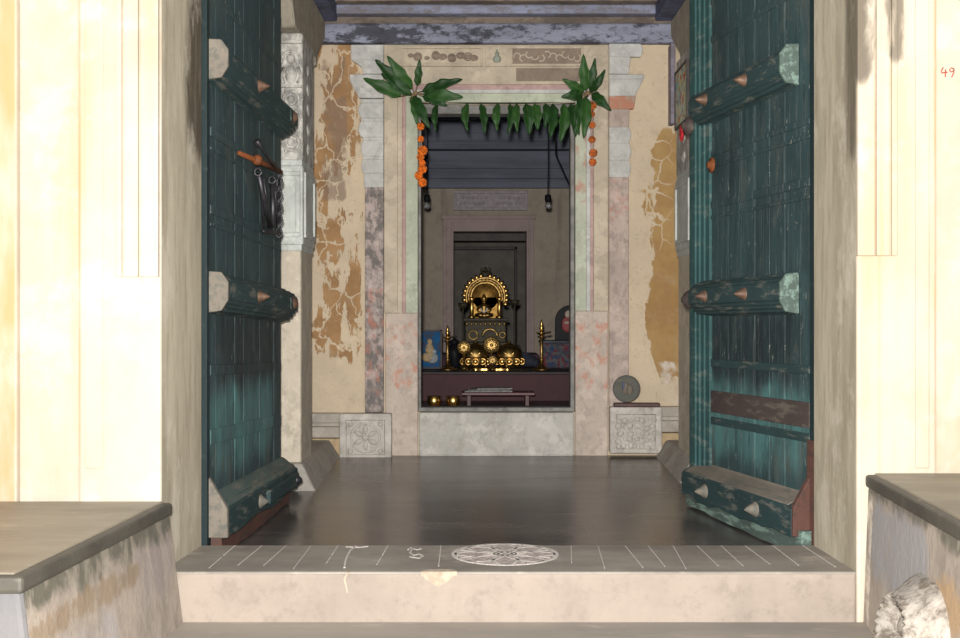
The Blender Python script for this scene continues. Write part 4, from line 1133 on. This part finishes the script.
ingot(502, 'flat brass sandal lying on the altar edge below the domed vessel near the flowery box', -.12)

# thin dark lamp stands, black urn
def thin_stand(px, Y, top, label):
    H = PZ(top, Y) - AT
    lathe_thing('thin_lamp_stand', label, 'lamp stand', px, 0, Y, [
        ('base', [(.035, 0), (.035, .008), (.014, .02), (.008, .03)], M_dkbr),
        ('pole', [(.008, .028), (.006, .05), (.006, H*.9), (.010, H*.92)], M_dkbr),
        ('cup', [(.008, H*.9), (.030, H*.95), (.034, H), (.010, H*.97), (.0001, H*.965)], M_dkbr)], None, AT + .001)
thin_stand(463, 7.97, 303, 'thin dark lamp stand close behind the black urn')
thin_stand(514.5, 7.96, 300, 'thin dark lamp stand behind the domed vessel near the flowery box')
lathe_thing('black_urn', 'glossy black urn with a rounded lid beside the tall oil lamp', 'urn', 454.5, 0, 7.90, [
    ('body', [(.03, 0), (.036, .01), (.048, .06), (.052, .10), (.044, .135), (.026, .150), (.024, .158)], M_black),
    ('lid', [(.030, .158), (.032, .168), (.020, .185), (.008, .192), (.012, .202), (.0001, .210)], M_black)], None, AT + .001)
# framed picture at the left of the altar
t = thing('framed_picture', 'blue framed devotional picture leaning at the end of the altar', 'picture', (PX(430.5, 7.75), 7.75, AT + .001)); 
w, H = .075, PZ(330, 7.75) - AT
q = MB()
for x0, x1, z0, z1 in ((-w, w, 0, .012), (-w, w, H - .012, H), (-w, -w + .012, 0, H), (w - .012, w, 0, H)): q.box(x0, x1, -.012, .008, z0, z1, .002)
q.build('frame', M_dkwood, t)
q = MB(); q.box(-w + .008, w - .008, -.004, .008, .008, H - .008); q.build('print', M_print2, t)
q = MB(); yv = -.006
q.ball((-.005, yv, .175), .018, 10, 0, None, (1, .1, 1.1)); q.ball((-.005, yv, .125), .034, 10, 0, None, (.9, .08, 1.2)); q.ball((-.01, yv - .001, .075), .046, 12, 0, None, (1.1, .06, .7))
q.build('painted_figure', plain('ochre_figure_print', (.30, .20, .08), .5, 0, .4, 50, 0), t)
q = MB(); q.ball((.012, yv, .07), .040, 12, 0, None, (1.0, .09, .9)); q.ball((.022, yv, .11), .018, 12, 0, None, (1.0, .12, .9)); q.build('painted_cow', plain('grey_print', (.20, .22, .24), .5, 0, .4, 50, 0), t)
# flowery box and arched picture at the right
M_flow = print_mat('flowery_cloth', [(.05, .055, .075), (.03, .055, .12), (.14, .025, .035), (.10, .095, .10)], 22)
t = thing('cloth_box', 'low box draped in blue and red flowery cloth at the altar end', 'box', (PX(560, 7.85), 7.85, AT + .001))
q = MB(); q.box(-.125, .20, -.08, .12, 0, .172, .018, 0, None, 3); q.build('drape', M_flow, t)
q = MB(); q.box(-.135, .21, -.09, .13, .165, .182, .006); q.build('top_cloth', plain('slate_cloth', (.07, .075, .095), .8, 0, .3, 20), t)
ZB = AT + .184
t = thing('arched_picture', 'black arched plaque with a red and white figure on the flowery box', 'picture', (PX(571, 7.86), 7.86, ZB))
q = MB(); H = PZ(305, 7.86) - ZB; w = .105
poly = [(-w, 0), (w, 0)] + [(w*math.cos(a), H*.55 + H*.45*math.sin(a)) for a in [PI*i/16 for i in range(17)]]
q.prism(poly, 'y', -.012, .012, .003); q.build('plaque', M_black, t)
q = MB(); q.ball((-.02, -.012, H*.45), .045, 12, 0, None, (1, .1, 1.2)); q.build('red_robe', plain('painted_red', (.20, .02, .02), .6), t)
q = MB(); q.ball((-.02, -.013, H*.74), .022, 12, 0, None, (1, .15, 1.1)); q.ball((-.03, -.017, H*.5), .018, 10, 0, None, (1, .1, .5)); q.build('pale_face', plain('painted_pale', (.34, .27, .22), .6), t)
# dark bundle
q = MB(); q.ball((0, 0, .045), .06, 16, 0, None, (1.15, .7, .72)); q.ball((.045, .0, .035), .035, 12, 0, None, (1, .8, .9)); q.ball((-.01, .0, .08), .03, 12, 0, None, (1.2, .7, .6))
o = q.build('cloth_bundle', plain('dark_blue_cloth', (.025, .03, .05), .85, 0, .4, 25, .4)); o.location = (PX(527, 7.95), 7.95, AT + .0025)
tag(o, 'dark blue cloth bundle on the altar between lamp stand and flowery box', 'cloth bundle')

# low stool with papers, tray with cups
t = thing('low_stool', 'low maroon plank stool on the floor in front of the altar', 'stool', (PX(498, 7.05), 7.08, IF + .001))
q = MB(); q.box(-.215, .215, -.09, .09, .062, .080, .004); q.build('plank', plain('maroon_plank', (.10, .022, .03), .45, 0, .3, 16), t)
for sx in (-1, 1):
    q = MB(); q.box(sx*.17 - .012, sx*.17 + .012, -.075, .075, 0, .063, .003); q.build('leg', M_maroon, t)
zz = IF + .082
M_paper = plain('newsprint', (.34, .33, .32), .85, 0, .3, 60, 0); M_paper2 = plain('grey_paper', (.22, .22, .23), .85, 0, .3, 60, 0)
for i, (dx, w, h, rz, mt, lb) in enumerate(((-.06, .14, .007, .05, M_paper, 'lowest folded grey newspaper on the low plank stool'), (-.045, .125, .006, -.10, M_paper2, 'middle folded paper in the small stack on the low stool'), (-.03, .105, .007, .14, M_paper, 'topmost folded paper in the small stack on the low stool'))):
    q = MB(); q.box(-w, w, -.075, .07, 0, h*.45, .001); q.box(-w + .004, w - .002, -.073, .068, h*.5, h, .001); q.box(w - .006, w, -.073, .068, 0, h, .001)
    o = q.build('folded_newspaper', mt, None, (PX(498, 7.05) + dx, 7.08, zz)); o.rotation_euler = (0, 0, rz); zz += h + .0012
    tag(o, lb, 'newspaper', None)
yt_ = 6.78; xt_ = PX(444, yt_)
lathe_thing('brass_tray', 'round brass tray on the shrine sill holding two brass cups', 'tray', 444, 0, yt_, [('dish', [(.085, 0), (.098, .004), (.108, .014), (.104, .016), (.094, .007), (.0001, .006)], M_gold2)], None, IF + .001)
for dx, lab in ((-.056, 'brass cup on the tray, the one nearer the blue framed picture'), (.052, 'brass cup on the tray, the one nearer the low stool')):
    t = thing('brass_cup', lab, 'cup', (xt_ + dx, yt_, IF + .009), 0, 'cups on the brass tray')
    q = MB(); q.lathe([(.022, 0), (.024, .006), (.036, .022), (.040, .040), (.036, .056), (.034, .060)], (0, 0, 0), 20); q.lathe([(.034, .060), (.031, .058), (.030, .048), (.0001, .046)], (0, 0, 0), 20); bo = q.build('bowl', M_gold, t)
    q = MB(); q.lathe([(.035, .058), (.042, .063), (.041, .066), (.033, .062)], (0, 0, 0), 20); q.build('rim', M_gold2, bo)

# hanging bulbs
M_glass = NT('clear_bulb_glass', .05); M_glass.b.inputs['Transmission Weight'].default_value = .9; M_glass.color((.8, .8, .8)); M_glass = M_glass.m
def bulb(px, Y, label):
    z = PZ(209, Y); t = thing('hanging_bulb', label, 'light bulb', (PX(px, Y), Y, z))
    q = MB(); q.tube([(0, 0, .085), (.002, 0, .3), (0, 0, 2.549 - z)], .004, 6); q.build('cord', M_black, t)
    q = MB(); q.lathe([(.012, .092), (.020, .086), (.021, .055), (.018, .052), (.018, .042), (.0001, .042)], (0, 0, 0), 14); q.build('holder', M_black, t)
    q = MB(); q.lathe([(.0001, 0), (.012, .003), (.020, .012), (.022, .022), (.016, .036), (.011, .046), (.0001, .048)], (0, 0, 0), 16); q.build('glass', M_glass, t)
bulb(427, 7.6, 'bare bulb on a black cord hanging near the thick marigold string')
bulb(548, 7.6, 'bare bulb on a black cord hanging beside the sagging black cable')
q = MB(); q.tube([(PX(552, 7.6), 7.6, 2.548), (PX(556, 7.7), 7.7, PZ(155, 7.7)), (PX(569, 7.9), 7.9, PZ(184, 7.9)), (IW1 - .02, 8.6, PZ(230, 8.6))], .006, 6)
tag(q.build('electric_cable', M_black), 'black cable sagging from the shrine ceiling to the side wall', 'cable')

# ------------------------------------------------------------------ light: flash of the camera, daylight from the street
w = bpy.data.worlds.new('world'); sc.world = w; w.use_nodes = True
bg = w.node_tree.nodes['Background']; bg.inputs[0].default_value = (.93, .96, 1.0, 1); bg.inputs[1].default_value = .75
fl = bpy.data.lights.new('camera_flash', 'POINT'); fl.energy = 1080; fl.shadow_soft_size = .04; fl.color = (1.0, .965, .915)
fo = bpy.data.objects.new('camera_flash', fl); COL.objects.link(fo); fo.location = (-.04, .02, CH + .13)

cam = bpy.data.cameras.new('camera'); co = bpy.data.objects.new('camera', cam); COL.objects.link(co)
co.location = (0, 0, CH); co.rotation_euler = (PI/2, 0, 0)
cam.sensor_width = 36; cam.lens = 36 * F / 960; cam.shift_y = -(319 - CY)/960; cam.clip_start = .05
sc.camera = co
sc.view_settings.view_transform = 'Standard'; sc.view_settings.look = 'None'; sc.view_settings.exposure = 0; sc.view_settings.gamma = 1
sc.view_settings.use_curve_mapping = False
